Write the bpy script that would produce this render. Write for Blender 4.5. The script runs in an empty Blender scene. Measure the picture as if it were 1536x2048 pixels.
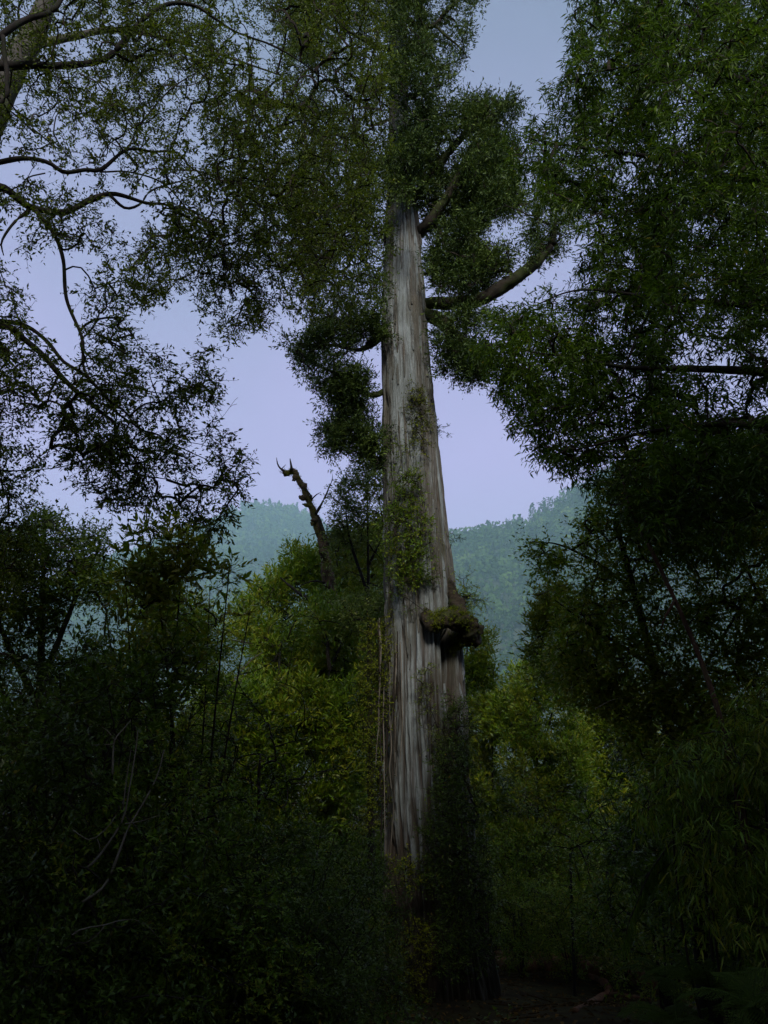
import bpy, math, random
import numpy as np
from mathutils import Vector

rng = np.random.default_rng(11)
random.seed(11)
SC = bpy.context.scene
COL = SC.collection

# ------------------------------------------------------------------ camera
F = 1577.0                      # focal length in pixels of the 1536 x 2048 photograph
PITCH = math.radians(17.0)
EYE = 1.7
cam_data = bpy.data.cameras.new('camera')
cam = bpy.data.objects.new('camera', cam_data)
COL.objects.link(cam)
cam.location = (0, 0, EYE)
cam.rotation_euler = (math.pi / 2 + PITCH, 0, 0)
cam_data.sensor_fit = 'VERTICAL'
cam_data.angle = 2 * math.atan(1024 / F)
cam_data.clip_start = 0.05
cam_data.clip_end = 20000
SC.camera = cam

# ------------------------------------------------------------------ sky, sun, exposure
SUN_EL, SUN_AZ = math.radians(38), math.radians(177)   # azimuth clockwise from +Y: behind the camera, to the left
world = bpy.data.worlds.new('World')
SC.world = world
world.use_nodes = True
nt = world.node_tree
nt.nodes.clear()
W = nt.nodes.new
out = W('ShaderNodeOutputWorld')
sky = W('ShaderNodeTexSky'); sky.sky_type = 'NISHITA'; sky.sun_disc = False
sky.sun_elevation = SUN_EL; sky.sun_rotation = SUN_AZ; sky.air_density = 1.5; sky.dust_density = 3.0
bg1 = W('ShaderNodeBackground'); bg1.inputs[1].default_value = 0.05
nt.links.new(sky.outputs[0], bg1.inputs[0])
tc = W('ShaderNodeTexCoord'); sep = W('ShaderNodeSeparateXYZ')
nt.links.new(tc.outputs['Generated'], sep.inputs[0])
noi = W('ShaderNodeTexNoise'); noi.inputs['Scale'].default_value = 2.2; noi.inputs['Detail'].default_value = 5
nt.links.new(tc.outputs['Generated'], noi.inputs['Vector'])
mad = W('ShaderNodeMath'); mad.operation = 'MULTIPLY_ADD'; mad.inputs[1].default_value = 0.34; mad.inputs[2].default_value = -0.17
nt.links.new(noi.outputs[0], mad.inputs[0])
add = W('ShaderNodeMath'); add.operation = 'ADD'
nt.links.new(sep.outputs[2], add.inputs[0]); nt.links.new(mad.outputs[0], add.inputs[1])
ramp = W('ShaderNodeValToRGB')
cr = ramp.color_ramp
cr.elements[0].position = 0.0; cr.elements[0].color = (0.585, 0.44, 0.83, 1)
cr.elements[1].position = 0.80; cr.elements[1].color = (0.20, 0.235, 0.36, 1)
e = cr.elements.new(0.34); e.color = (0.55, 0.43, 0.845, 1)
e = cr.elements.new(0.58); e.color = (0.355, 0.34, 0.59, 1)
nt.links.new(add.outputs[0], ramp.inputs[0])
bg2 = W('ShaderNodeBackground'); bg2.inputs[1].default_value = 0.37      # the even cloud deck
nt.links.new(ramp.outputs[0], bg2.inputs[0])
mix = W('ShaderNodeMixShader'); mix.inputs[0].default_value = 0.93
nt.links.new(bg1.outputs[0], mix.inputs[1]); nt.links.new(bg2.outputs[0], mix.inputs[2])
nt.links.new(mix.outputs[0], out.inputs[0])

sun_data = bpy.data.lights.new('sun', 'SUN')
sun_data.energy = 1.5; sun_data.angle = math.radians(11); sun_data.color = (1.0, 0.96, 0.9)
sun = bpy.data.objects.new('sun', sun_data); COL.objects.link(sun)
sdir = Vector((math.sin(SUN_AZ) * math.cos(SUN_EL), math.cos(SUN_AZ) * math.cos(SUN_EL), math.sin(SUN_EL)))
sun.rotation_euler = sdir.to_track_quat('Z', 'Y').to_euler()
sun.location = (-20, -20, 60)

vs = SC.view_settings
vs.view_transform = 'Standard'; vs.look = 'None'; vs.exposure = 1.65; vs.gamma = 1.0
cy = SC.cycles
cy.max_bounces = 4; cy.diffuse_bounces = 1; cy.glossy_bounces = 1; cy.transmission_bounces = 2
cy.volume_bounces = 1; cy.transparent_max_bounces = 4
cy.caustics_reflective = False; cy.caustics_refractive = False
cy.use_denoising = True

# ------------------------------------------------------------------ numeric helpers
CP, SP = math.cos(PITCH), math.sin(PITCH)


def at(px, py, Y):
    px, py, Y = np.asarray(px, float), np.asarray(py, float), np.asarray(Y, float)
    u, v = (px - 768) / F, (1024 - py) / F
    t = Y / (CP - v * SP)
    return np.stack([u * t, Y + 0 * t, EYE + t * (SP + v * CP)], -1)


_gy = [-80, -12, 0, 8, 12, 16, 22, 40, 80, 220, 20000]
_gz = [5, 0.8, 0, -1.0, -1.9, -2.75, -3.3, -5, -9, -22, -22]


def ground_z(x, y):
    x, y = np.asarray(x, float), np.asarray(y, float)
    z = np.interp(y, _gy, _gz)
    return z + 0.09 * np.sin(x * 0.9 + y * 0.4) + 0.06 * np.sin(x * 2.1 - y * 1.3) + 0.15 * np.sin(x * 0.23 + 1.0)


def on_ground(px, py, ymax=60):
    Y = np.linspace(2, ymax, 1500)
    P = at(px, py, Y)
    i = int(np.argmax(P[:, 2] < ground_z(P[:, 0], P[:, 1])))
    return P[i]


def _hash(ix, iy, iz, seed):
    h = (ix * 374761393 + iy * 668265263 + iz * 2147483647 + seed * 974711) & 0xFFFFFFFF
    h = ((h ^ (h >> 13)) * 1274126177) & 0xFFFFFFFF
    h = ((h ^ (h >> 16)) * 2246822519) & 0xFFFFFFFF
    return ((h ^ (h >> 15)) & 0xFFFFFF) / float(0xFFFFFF)


def noise3(P, seed=0):
    P = np.asarray(P, float)
    i = np.floor(P).astype(np.int64); f = P - i
    f = f * f * (3 - 2 * f)
    r = 0
    for a in (0, 1):
        wa = f[..., 0] if a else 1 - f[..., 0]
        for b in (0, 1):
            wb = f[..., 1] if b else 1 - f[..., 1]
            for c in (0, 1):
                wc = f[..., 2] if c else 1 - f[..., 2]
                r = r + wa * wb * wc * _hash(i[..., 0] + a, i[..., 1] + b, i[..., 2] + c, seed)
    return r


def unit(v):
    return v / np.maximum(np.linalg.norm(v, axis=-1, keepdims=True), 1e-9)


def spline(pts, n):
    """Catmull-Rom through the rows of pts, n rows out, even in chord length."""
    p = np.asarray(pts, float)
    if len(p) == 2:
        s = np.linspace(0, 1, n)[:, None]
        return p[0] * (1 - s) + p[1] * s
    q = np.vstack([2 * p[0] - p[1], p, 2 * p[-1] - p[-2]])
    L = np.concatenate([[0], np.cumsum(np.linalg.norm(np.diff(p[:, :3], axis=0), axis=1) + 1e-6)])
    s = np.linspace(0, L[-1], n)
    k = np.clip(np.searchsorted(L, s, 'right') - 1, 0, len(p) - 2)
    t = ((s - L[k]) / (L[k + 1] - L[k]))[:, None]
    a, b, c, d = q[k], q[k + 1], q[k + 2], q[k + 3]
    return 0.5 * (2 * b + (c - a) * t + (2 * a - 5 * b + 4 * c - d) * t ** 2 + (3 * b - a - 3 * c + d) * t ** 3)


class Buf:
    """collects triangles, with a 'tint' value for each vertex"""

    def __init__(self):
        self.v, self.f, self.t, self.n = [], [], [], 0

    def add(self, v, f, t=0.5):
        v = np.asarray(v, float).reshape(-1, 3); f = np.asarray(f, np.int64).reshape(-1, 3)
        self.v.append(v); self.f.append(f + self.n)
        self.t.append(np.full(len(v), t) if np.isscalar(t) else np.asarray(t, float).reshape(-1))
        self.n += len(v)

    def mesh(self, name, origin=(0, 0, 0), smooth=False):
        me = bpy.data.meshes.new(name)
        if not self.v:
            return me
        v = np.concatenate(self.v) - np.asarray(origin, float); f = np.concatenate(self.f); t = np.concatenate(self.t)
        me.vertices.add(len(v)); me.vertices.foreach_set('co', v.astype(np.float32).ravel())
        me.loops.add(3 * len(f)); me.loops.foreach_set('vertex_index', f.astype(np.int32).ravel())
        me.polygons.add(len(f)); me.polygons.foreach_set('loop_start', np.arange(0, 3 * len(f), 3, dtype=np.int32))
        me.polygons.foreach_set('use_smooth', np.full(len(f), smooth))
        at_ = me.attributes.new('tint', 'FLOAT', 'POINT'); at_.data.foreach_set('value', t.astype(np.float32))
        me.update(calc_edges=True)
        return me


def frames(c):
    """perpendicular frames along a batch of polylines c (N, K, 3)"""
    d = np.gradient(c, axis=1); d = unit(d)
    ref = np.where(np.abs(d[..., 2:3]) > 0.9, np.array([1.0, 0, 0]), np.array([0, 0, 1.0]))
    a = unit(np.cross(d, ref)); b = np.cross(d, a)
    return a, b


def tubes(buf, c, r, sides=3, tint=0.5):
    """batch of tapered tubes: c (N, K, 3), r (N, K)"""
    c = np.asarray(c, float); r = np.asarray(r, float)
    N, K, _ = c.shape
    if N == 0:
        return
    a, b = frames(c)
    th = np.arange(sides) * 2 * math.pi / sides
    v = c[:, :, None] + r[:, :, None, None] * (a[:, :, None] * np.cos(th)[:, None] + b[:, :, None] * np.sin(th)[:, None])
    j = np.arange(sides); j2 = (j + 1) % sides
    k = np.arange(K - 1)[:, None] * sides
    q0, q1, q2, q3 = k + j, k + j2, k + sides + j2, k + sides + j
    f1 = np.stack([q0, q1, q2], -1).reshape(-1, 3); f2 = np.stack([q0, q2, q3], -1).reshape(-1, 3)
    f = np.concatenate([f1, f2])[None] + (np.arange(N) * K * sides)[:, None, None]
    buf.add(v, f, tint)


def rough_tube(buf, pts, rad, sides=12, seg=0.12, lump=0.15, lumpscale=4.0, seed=1, tint=0.5, cap=True):
    """one limb: spline through pts with radii rad, surface roughened"""
    p = np.asarray(pts, float)
    L = np.sum(np.linalg.norm(np.diff(p, axis=0), axis=1))
    n = max(6, min(260, int(L / seg)))
    rr = np.asarray(rad, float)
    if len(rr) != len(p):
        rr = np.interp(np.linspace(0, 1, len(p)), np.linspace(0, 1, len(rr)), rr)
    s = spline(np.column_stack([p, rr]), n)
    c, r = s[:, :3], np.maximum(s[:, 3], 0.002)
    a, b = frames(c[None]); a, b = a[0], b[0]
    th = np.arange(sides) * 2 * math.pi / sides
    dirs = a[:, None] * np.cos(th)[:, None] + b[:, None] * np.sin(th)[:, None]
    base = c[:, None] + r[:, None, None] * dirs
    k = 1 + lump * (2 * noise3(base * lumpscale, seed) - 1) + 0.5 * lump * (2 * noise3(base * lumpscale * 3.1, seed + 5) - 1) + .3 * lump * (2 * noise3(base * lumpscale * 8, seed + 9) - 1)
    v = c[:, None] + (r[:, None] * k)[:, :, None] * dirs
    j = np.arange(sides); j2 = (j + 1) % sides
    kk = np.arange(n - 1)[:, None] * sides
    q0, q1, q2, q3 = kk + j, kk + j2, kk + sides + j2, kk + sides + j
    f = np.concatenate([np.stack([q0, q1, q2], -1).reshape(-1, 3), np.stack([q0, q2, q3], -1).reshape(-1, 3)])
    v = v.reshape(-1, 3)
    if cap:
        v = np.vstack([v, c[0], c[-1] + 0.4 * r[-1] * unit(c[-1] - c[-2])])
        m = n * sides
        f = np.vstack([f, np.stack([j2, j, np.full(sides, m)], -1), np.stack([(n - 1) * sides + j, (n - 1) * sides + j2, np.full(sides, m + 1)], -1)])
    buf.add(v, f, tint)
    return c


def leaves(buf, p, d, nrm, length, width, tint, fine=False, curl=0.12):
    """p base, d direction, nrm approximate normal; kites folded along the midrib, or six-point leaves when fine"""
    d = unit(d); s = unit(np.cross(d, nrm)); n = np.cross(s, d)
    L = length[:, None]; Wd = width[:, None]
    N = len(p)
    if fine is None:            # far foliage: one slim skewed triangle a leaf
        sg = np.where(np.arange(N) % 2, 1., -1.)[:, None]
        v = np.stack([p - s * Wd * .2 * sg, p + d * L * .5 + s * Wd * .75 * sg + n * Wd * .1, p + d * L - n * L * curl], 1)
        buf.add(v, np.arange(N * 3).reshape(-1, 3), np.repeat(tint, 3))
    elif fine:
        v = np.stack([p,
                      p + d * L * .33 + s * Wd * .5 + n * Wd * .16, p + d * L * .33 - s * Wd * .5 + n * Wd * .16,
                      p + d * L * .68 + s * Wd * .36 - n * L * curl * .3, p + d * L * .68 - s * Wd * .36 - n * L * curl * .3,
                      p + d * L - n * L * curl], 1)
        f = np.array([[0, 1, 2], [1, 3, 2], [2, 3, 4], [3, 5, 4]])
        buf.add(v, (f[None] + (np.arange(N) * 6)[:, None, None]), np.repeat(tint, 6))
    else:
        v = np.stack([p, p + d * L * .45 + s * Wd * .5 + n * Wd * .15, p + d * L - n * L * curl, p + d * L * .45 - s * Wd * .5 + n * Wd * .15], 1)
        f = np.array([[0, 1, 2], [0, 2, 3]])
        buf.add(v, (f[None] + (np.arange(N) * 4)[:, None, None]), np.repeat(tint, 4))


STY = dict(
    small=dict(S=4, nl=6, tw=.16, L=.046, Wd=.019, lift=.1, droop=-.15, spread=1.0, fine=False),
    lance=dict(S=4, nl=6, tw=.17, L=.082, Wd=.017, lift=-.1, droop=-.35, spread=.9, fine=False),
    laurel=dict(S=3, nl=7, tw=.26, L=.105, Wd=.034, lift=.55, droop=.15, spread=.8, fine=True),
    scale=dict(S=7, nl=8, tw=.27, L=.074, Wd=.024, lift=.35, droop=.1, spread=.55, fine=None),
    tuft=dict(S=5, nl=9, tw=.24, L=.085, Wd=.024, lift=.6, droop=.35, spread=.7, fine=None),
    bush=dict(S=5, nl=7, tw=.22, L=.055, Wd=.024, lift=.3, droop=.0, spread=.9, fine=None),
    tiny=dict(S=5, nl=8, tw=.15, L=.038, Wd=.019, lift=.3, droop=.0, spread=1.0, fine=None),
    bamboo=dict(S=4, nl=6, tw=.24, L=.115, Wd=.013, lift=-.2, droop=-.8, spread=.6, fine=True),
)


def sprays(lbuf, tbuf, P, D, sty, tint0=0.5, size=1.0, seed_tint=3):
    """leafy twiglets at tips P pointing along D"""
    q = STY[sty]; S, nl = q['S'], q['nl']; N = len(P)
    if N == 0:
        return
    dirs = unit(D[:, None] * .7 + rng.normal(size=(N, S, 3)) * .75 + np.array([0, 0, q['lift']]))
    ln = q['tw'] * size * rng.uniform(.55, 1.35, (N, S))
    root = P[:, None] + rng.normal(size=(N, S, 3)) * q['tw'] * size * .18
    tip = root + dirs * ln[..., None]; tip[..., 2] -= ln * .12
    mid = (root + tip) / 2 + rng.normal(size=(N, S, 3)) * (ln * .06)[..., None]
    start = np.broadcast_to(P[:, None], root.shape)
    if tbuf is not None:
        c = np.stack([start, tip], 2).reshape(-1, 2, 3)
        w = .0024 * size
        tubes(tbuf, c, np.tile([w * 1.3, w * .5], (len(c), 1)), 3)
    t = (np.arange(nl) + .5) / nl
    t = np.clip(.15 + .9 * t[None, None] + rng.normal(size=(N, S, nl)) * .06, .05, 1.02)
    base = start[:, :, None] * ((1 - t) ** 2)[..., None] + 2 * (mid[:, :, None] * ((1 - t) * t)[..., None]) + tip[:, :, None] * (t ** 2)[..., None]
    side = unit(np.cross(dirs, rng.normal(size=dirs.shape) * .5 + np.array([0, 0, 1.])))
    sg = np.where(np.arange(nl) % 2, 1., -1.)[None, None, :, None]
    ld = dirs[:, :, None] * .75 + side[:, :, None] * sg * q['spread'] + rng.normal(size=base.shape) * .35
    ld = ld + np.array([0, 0, q['droop']])
    nr = np.array([0, 0, 1.]) + rng.normal(size=base.shape) * .55
    k = N * S * nl
    sz = rng.uniform(.5, 1.45, k) * size
    tt = tint0 + .30 * (2 * noise3(base.reshape(-1, 3) * 1.3, seed_tint) - 1) + rng.normal(size=k) * .19
    tt = np.where(rng.random(k) < .012, .98, np.clip(tt, 0, .9))
    leaves(lbuf, base.reshape(-1, 3), ld.reshape(-1, 3), nr.reshape(-1, 3), q['L'] * sz, q['Wd'] * sz * rng.uniform(.8, 1.2, k), tt, q['fine'])


def grow(tbuf, nodes, att, rtip=.0045, K=4, wob=.13, power=.44, rmax=.06):
    """join every attractor to the nearest wood by a curved twig; the wood thickens with what it carries"""
    M, N = len(nodes), len(att)
    d0 = np.array([np.min(np.sum((nodes - a) ** 2, 1)) for a in att])
    order = np.argsort(d0)
    pos = np.zeros((M + N * K, 3)); pos[:M] = nodes
    par = np.full(M + N * K, -1); m = M
    s = (np.arange(1, K + 1) / K)[:, None]
    first, src = [], []
    for a in att[order]:
        i = int(np.argmin(np.sum((pos[:m] - a) ** 2, 1)))
        n = pos[i]; dist = np.linalg.norm(a - n)
        j = rng.normal(size=3) * dist * wob; j[2] += dist * wob * .6
        pos[m:m + K] = n + (a - n) * s + j * np.sin(math.pi * s)
        par[m] = i; par[m + 1:m + K] = np.arange(m, m + K - 1)
        first.append(m); src.append(i); m += K
    cnt = np.ones(m)
    for i in range(m - 1, M - 1, -1):
        if par[i] >= 0:
            cnt[par[i]] += cnt[i]
    r = np.minimum(rtip * (cnt / K + .6) ** power, rmax)
    first = np.array(first); src = np.array(src)
    idx = first[:, None] + np.arange(K)
    c = np.concatenate([pos[src][:, None], pos[idx]], 1)
    rr = np.concatenate([r[first][:, None] * 1.15, r[idx]], 1)
    tubes(tbuf, c, rr, 3)
    D = unit(c[:, -1] - c[:, -2])
    return c, D


def in_poly(px, py, poly):
    inside = np.zeros(len(px), bool)
    n = len(poly)
    for i in range(n):
        x1, y1 = poly[i]; x2, y2 = poly[(i + 1) % n]
        c = ((y1 > py) != (y2 > py))
        xi = (x2 - x1) * (py - y1) / (y2 - y1 + 1e-12) + x1
        inside ^= c & (px < xi)
    return inside


def sample_region(poly, n, Y0, Y1, clump=1.2, thr=.38, seed=7):
    poly = np.asarray(poly, float)
    lo, hi = poly.min(0), poly.max(0)
    outp = []
    got = 0
    while got < n:
        q = lo + rng.random((n * 4, 2)) * (hi - lo)
        q = q[in_poly(q[:, 0], q[:, 1], poly)]
        q = q + rng.normal(size=q.shape) * 7
        P = at(q[:, 0], q[:, 1], rng.uniform(Y0, Y1, len(q)))
        P = P[noise3(P * clump, seed) > thr]
        outp.append(P); got += len(P)
    return np.concatenate(outp)[:n]


# ------------------------------------------------------------------ objects
def mk(name, mesh, mat, parent=None, loc=None):
    o = bpy.data.objects.new(name, mesh); COL.objects.link(o)
    if mesh is not None and mat is not None:
        mesh.materials.append(mat)
    if parent is not None:
        o.parent = parent
    if name == 'twigs':
        o['kind'] = 'stuff'
    if loc is not None:
        o.location = loc
    return o


def tag(o, label=None, cat=None, group=None, kind=None):
    if label: o['label'] = label
    if cat: o['category'] = cat
    if group: o['group'] = group
    if kind: o['kind'] = kind
    return o


def thing(name, label, cat, loc, group=None):
    o = bpy.data.objects.new(name, None); COL.objects.link(o)
    o.location = loc; o.empty_display_size = .2
    return tag(o, label, cat, group)


# ------------------------------------------------------------------ materials
def new_mat(name):
    m = bpy.data.materials.new(name); m.use_nodes = True
    m.node_tree.nodes.clear()
    return m, m.node_tree.nodes.new, m.node_tree.links.new


def leaf_mat(name, cols, rough=.42, transl=.38, spec=.28, gain=1.0):
    cols = [tuple(min(v * gain * k, .26) for v, k in zip(c, (1.6, 1.98, .62))) for c in cols]
    m, N, K = new_mat(name)
    o = N('ShaderNodeOutputMaterial'); a = N('ShaderNodeAttribute'); a.attribute_name = 'tint'
    r = N('ShaderNodeValToRGB'); r.color_ramp.elements[0].position = .0; r.color_ramp.elements[0].color = (*cols[0], 1)
    r.color_ramp.elements[1].position = 1.0; r.color_ramp.elements[1].color = (*cols[-1], 1)
    for i, c in enumerate(cols[1:-1]):
        e = r.color_ramp.elements.new(.92 * (i + 1) / (len(cols) - 2)); e.color = (*c, 1)
    K(a.outputs['Fac'], r.inputs[0])
    p = N('ShaderNodeBsdfPrincipled'); p.inputs['Roughness'].default_value = rough
    p.inputs['Specular IOR Level'].default_value = spec
    t = N('ShaderNodeBsdfTranslucent'); x = N('ShaderNodeMixShader'); x.inputs[0].default_value = transl
    K(r.outputs[0], p.inputs['Base Color']); K(r.outputs[0], t.inputs['Color'])
    K(p.outputs[0], x.inputs[1]); K(t.outputs[0], x.inputs[2]); K(x.outputs[0], o.inputs[0])
    return m


def bark_mat(name, c0, c1, c2=None, scale=6., stretch=.25, bump=.4, moss=0.):
    m, N, K = new_mat(name)
    o = N('ShaderNodeOutputMaterial'); p = N('ShaderNodeBsdfPrincipled'); p.inputs['Roughness'].default_value = .9
    p.inputs['Specular IOR Level'].default_value = .2
    tc = N('ShaderNodeTexCoord'); mp = N('ShaderNodeMapping'); mp.inputs['Scale'].default_value = (1, 1, stretch)
    K(tc.outputs['Object'], mp.inputs[0])
    n1 = N('ShaderNodeTexNoise'); n1.inputs['Scale'].default_value = scale; n1.inputs['Detail'].default_value = 6; n1.inputs['Roughness'].default_value = .65
    K(mp.outputs[0], n1.inputs['Vector'])
    r = N('ShaderNodeValToRGB'); r.color_ramp.elements[0].position = .32; r.color_ramp.elements[0].color = (*c0, 1)
    r.color_ramp.elements[1].position = .68; r.color_ramp.elements[1].color = (*c1, 1)
    K(n1.outputs[0], r.inputs[0])
    col = r.outputs[0]
    if c2 is not None:
        n2 = N('ShaderNodeTexNoise'); n2.inputs['Scale'].default_value = scale * .35; n2.inputs['Detail'].default_value = 5
        K(tc.outputs['Object'], n2.inputs['Vector'])
        r2 = N('ShaderNodeValToRGB'); r2.color_ramp.elements[0].position = .52 - moss; r2.color_ramp.elements[1].position = .62 - moss
        K(n2.outputs[0], r2.inputs[0])
        x = N('ShaderNodeMixRGB'); x.inputs[2].default_value = (*c2, 1)
        K(r2.outputs[0], x.inputs[0]); K(col, x.inputs[1]); col = x.outputs[0]
    K(col, p.inputs['Base Color'])
    b = N('ShaderNodeBump'); b.inputs['Strength'].default_value = bump; b.inputs['Distance'].default_value = .02
    K(n1.outputs[0], b.inputs['Height']); K(b.outputs[0], p.inputs['Normal'])
    K(p.outputs[0], o.inputs[0])
    return m


YEL = (.16, .10, .02)
M_leafB = leaf_mat('olive_leaf', [(.014, .018, .004), (.040, .046, .009), (.080, .088, .015), YEL], gain=1.25)
M_leafA = leaf_mat('far_olive_leaf', [(.018, .022, .006), (.045, .052, .013), (.080, .088, .020), YEL], gain=1.2)
M_leafR = leaf_mat('lance_leaf', [(.016, .026, .005), (.042, .064, .010), (.085, .115, .018), YEL], gain=1.02)
M_alerce = leaf_mat('scale_foliage', [(.014, .022, .014), (.042, .056, .030), (.090, .105, .050), (.08, .09, .03)], .6, .2, gain=1.0)
M_fresh = leaf_mat('fresh_leaf', [(.022, .034, .005), (.070, .098, .013), (.150, .180, .024), (.17, .14, .03)], gain=1.2)
M_tuft = leaf_mat('tufted_leaf', [(.020, .032, .005), (.062, .088, .012), (.130, .160, .022), YEL], gain=1.3)
M_dark = leaf_mat('shade_leaf', [(.014, .022, .006), (.036, .050, .012), (.070, .085, .020), (.13, .06, .02)], .4, gain=1.15)
M_grey = leaf_mat('grey_green_leaf', [(.030, .040, .020), (.075, .088, .040), (.140, .150, .080), (.24, .24, .17)], .5)
M_gold = leaf_mat('golden_leaf', [(.028, .038, .006), (.074, .096, .014), (.145, .155, .026), (.20, .15, .03)], gain=1.1)
M_moss = leaf_mat('moss', [(.025, .030, .006), (.070, .072, .012), (.120, .105, .018), (.16, .11, .02)], .8, .1, .1)
M_hillleaf = leaf_mat('hill_leaf', [(.014, .028, .020), (.032, .055, .034), (.065, .092, .048), (.09, .11, .06)], .8, .1, .1, .75)
M_twig = bark_mat('dark_twig_bark', (.014, .011, .008), (.036, .028, .020), None, 12)
M_bark = bark_mat('dark_bough_bark', (.008, .007, .006), (.026, .021, .017), (.018, .021, .010), 9)
M_limb = bark_mat('mossy_limb_bark', (.012, .010, .007), (.040, .032, .022), (.030, .038, .010), 6, 1., .9, .08)
M_lichen = bark_mat('lichen_bark', (.022, .019, .015), (.11, .10, .085), (.06, .065, .03), 5, .6)
M_dead = bark_mat('dead_wood', (.03, .022, .013), (.09, .065, .04), (.055, .05, .010), 7, .5, .8, .03)
M_red = bark_mat('reddish_bark', (.04, .022, .014), (.10, .055, .036), (.08, .06, .03), 8)
M_pale = bark_mat('pale_twig_bark', (.10, .085, .065), (.22, .19, .15), None, 14)
M_log = bark_mat('rotting_wood', (.09, .040, .022), (.25, .115, .060), (.07, .05, .02), 7, 1.0, .6)


def trunk_mat():
    m, N, K = new_mat('fibrous_grey_bark')
    o = N('ShaderNodeOutputMaterial'); p = N('ShaderNodeBsdfPrincipled'); p.inputs['Roughness'].default_value = .85
    p.inputs['Specular IOR Level'].default_value = .25
    tc = N('ShaderNodeTexCoord')
    def noise(sc, vec, det=6, rough=.6):
        mp = N('ShaderNodeMapping'); mp.inputs['Scale'].default_value = vec
        K(tc.outputs['Object'], mp.inputs[0])
        n = N('ShaderNodeTexNoise'); n.inputs['Scale'].default_value = sc; n.inputs['Detail'].default_value = det; n.inputs['Roughness'].default_value = rough
        K(mp.outputs[0], n.inputs['Vector'])
        return n.outputs[0]
    def ramp(src, stops):
        r = N('ShaderNodeValToRGB')
        for i, (ps, c) in enumerate(stops):
            e = r.color_ramp.elements[i] if i < 2 else r.color_ramp.elements.new(ps)
            e.position = ps; e.color = (*c, 1)
        K(src, r.inputs[0]); return r.outputs[0]
    def mixc(f, a, b):
        x = N('ShaderNodeMixRGB')
        for s, v in ((0, f), (1, a), (2, b)):
            if isinstance(v, tuple): x.inputs[s].default_value = (*v, 1)
            else: K(v, x.inputs[s])
        return x.outputs[0]
    fib = noise(28., (1, 1, .085), 10, .82)
    brown = ramp(fib, [(.33, (.045, .034, .024)), (.68, (.235, .222, .19)), (.5, (.122, .112, .094))])
    silver = ramp(fib, [(.33, (.11, .118, .115)), (.68, (.40, .445, .45)), (.48, (.24, .268, .268))])
    pat = noise(4.0, (1.4, 1.4, .12), 7, .7)
    a = N('ShaderNodeAttribute'); a.attribute_name = 'tint'          # where the bare silvery wood shows
    s = N('ShaderNodeMath'); s.operation = 'ADD'; K(pat, s.inputs[0]); K(a.outputs['Fac'], s.inputs[1])
    msk = ramp(s.outputs[0], [(.82, (0, 0, 0)), (1.18, (1, 1, 1))])
    c = mixc(msk, brown, silver)
    red = ramp(noise(5., (1, 1, .12), 4), [(.54, (0, 0, 0)), (.72, (.42, .42, .42))])
    c = mixc(red, c, (.085, .050, .030))
    mo = ramp(noise(1.7, (1, 1, .35), 6), [(.56, (0, 0, 0)), (.70, (.8, .8, .8))])
    c = mixc(mo, c, (.055, .058, .018))
    fu = N('ShaderNodeAttribute'); fu.attribute_name = 'furrow'            # soft red-brown inner bark between the plates, with furrow and base shade painted in
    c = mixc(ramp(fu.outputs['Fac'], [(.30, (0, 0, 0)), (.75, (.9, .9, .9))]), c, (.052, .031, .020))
    st = ramp(noise(1.6, (1, 1, .5), 8, .7), [(.40, (0, 0, 0)), (.66, (.65, .65, .65))])       # dark weather stains
    c = mixc(st, c, (.062, .066, .048))
    gl = ramp(noise(14., (1, 1, 1.), 4, .6), [(.66, (0, 0, 0)), (.74, (.5, .5, .5))])          # lichen flecks
    c = mixc(gl, c, (.20, .22, .15))
    K(c, p.inputs['Base Color'])
    b = N('ShaderNodeBump'); b.inputs['Strength'].default_value = 1.; b.inputs['Distance'].default_value = .03
    K(fib, b.inputs['Height']); K(b.outputs[0], p.inputs['Normal']); K(p.outputs[0], o.inputs[0])
    return m


M_trunk = trunk_mat()

m, N_, K_ = new_mat('forest_floor')
o_ = N_('ShaderNodeOutputMaterial'); p_ = N_('ShaderNodeBsdfPrincipled'); p_.inputs['Roughness'].default_value = 1.; p_.inputs['Specular IOR Level'].default_value = .05
n_ = N_('ShaderNodeTexNoise'); n_.inputs['Scale'].default_value = 3.; n_.inputs['Detail'].default_value = 10
t_ = N_('ShaderNodeTexCoord'); K_(t_.outputs['Object'], n_.inputs['Vector'])
r_ = N_('ShaderNodeValToRGB'); r_.color_ramp.elements[0].position = .35; r_.color_ramp.elements[0].color = (.022, .014, .008, 1)
r_.color_ramp.elements[1].position = .7; r_.color_ramp.elements[1].color = (.05, .045, .016, 1)
K_(n_.outputs[0], r_.inputs[0]); K_(r_.outputs[0], p_.inputs['Base Color'])
b_ = N_('ShaderNodeBump'); b_.inputs['Strength'].default_value = .8; K_(n_.outputs[0], b_.inputs['Height']); K_(b_.outputs[0], p_.inputs['Normal'])
K_(p_.outputs[0], o_.inputs[0])
M_ground = m

m, N_, K_ = new_mat('hillside')
o_ = N_('ShaderNodeOutputMaterial'); p_ = N_('ShaderNodeBsdfPrincipled'); p_.inputs['Roughness'].default_value = 1.
n_ = N_('ShaderNodeTexNoise'); n_.inputs['Scale'].default_value = .08; n_.inputs['Detail'].default_value = 8
t_ = N_('ShaderNodeTexCoord'); K_(t_.outputs['Object'], n_.inputs['Vector'])
r_ = N_('ShaderNodeValToRGB'); r_.color_ramp.elements[0].position = .3; r_.color_ramp.elements[0].color = (.02, .03, .014, 1)
r_.color_ramp.elements[1].position = .7; r_.color_ramp.elements[1].color = (.045, .06, .025, 1)
K_(n_.outputs[0], r_.inputs[0]); K_(r_.outputs[0], p_.inputs['Base Color']); K_(p_.outputs[0], o_.inputs[0])
M_hill = m


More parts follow.
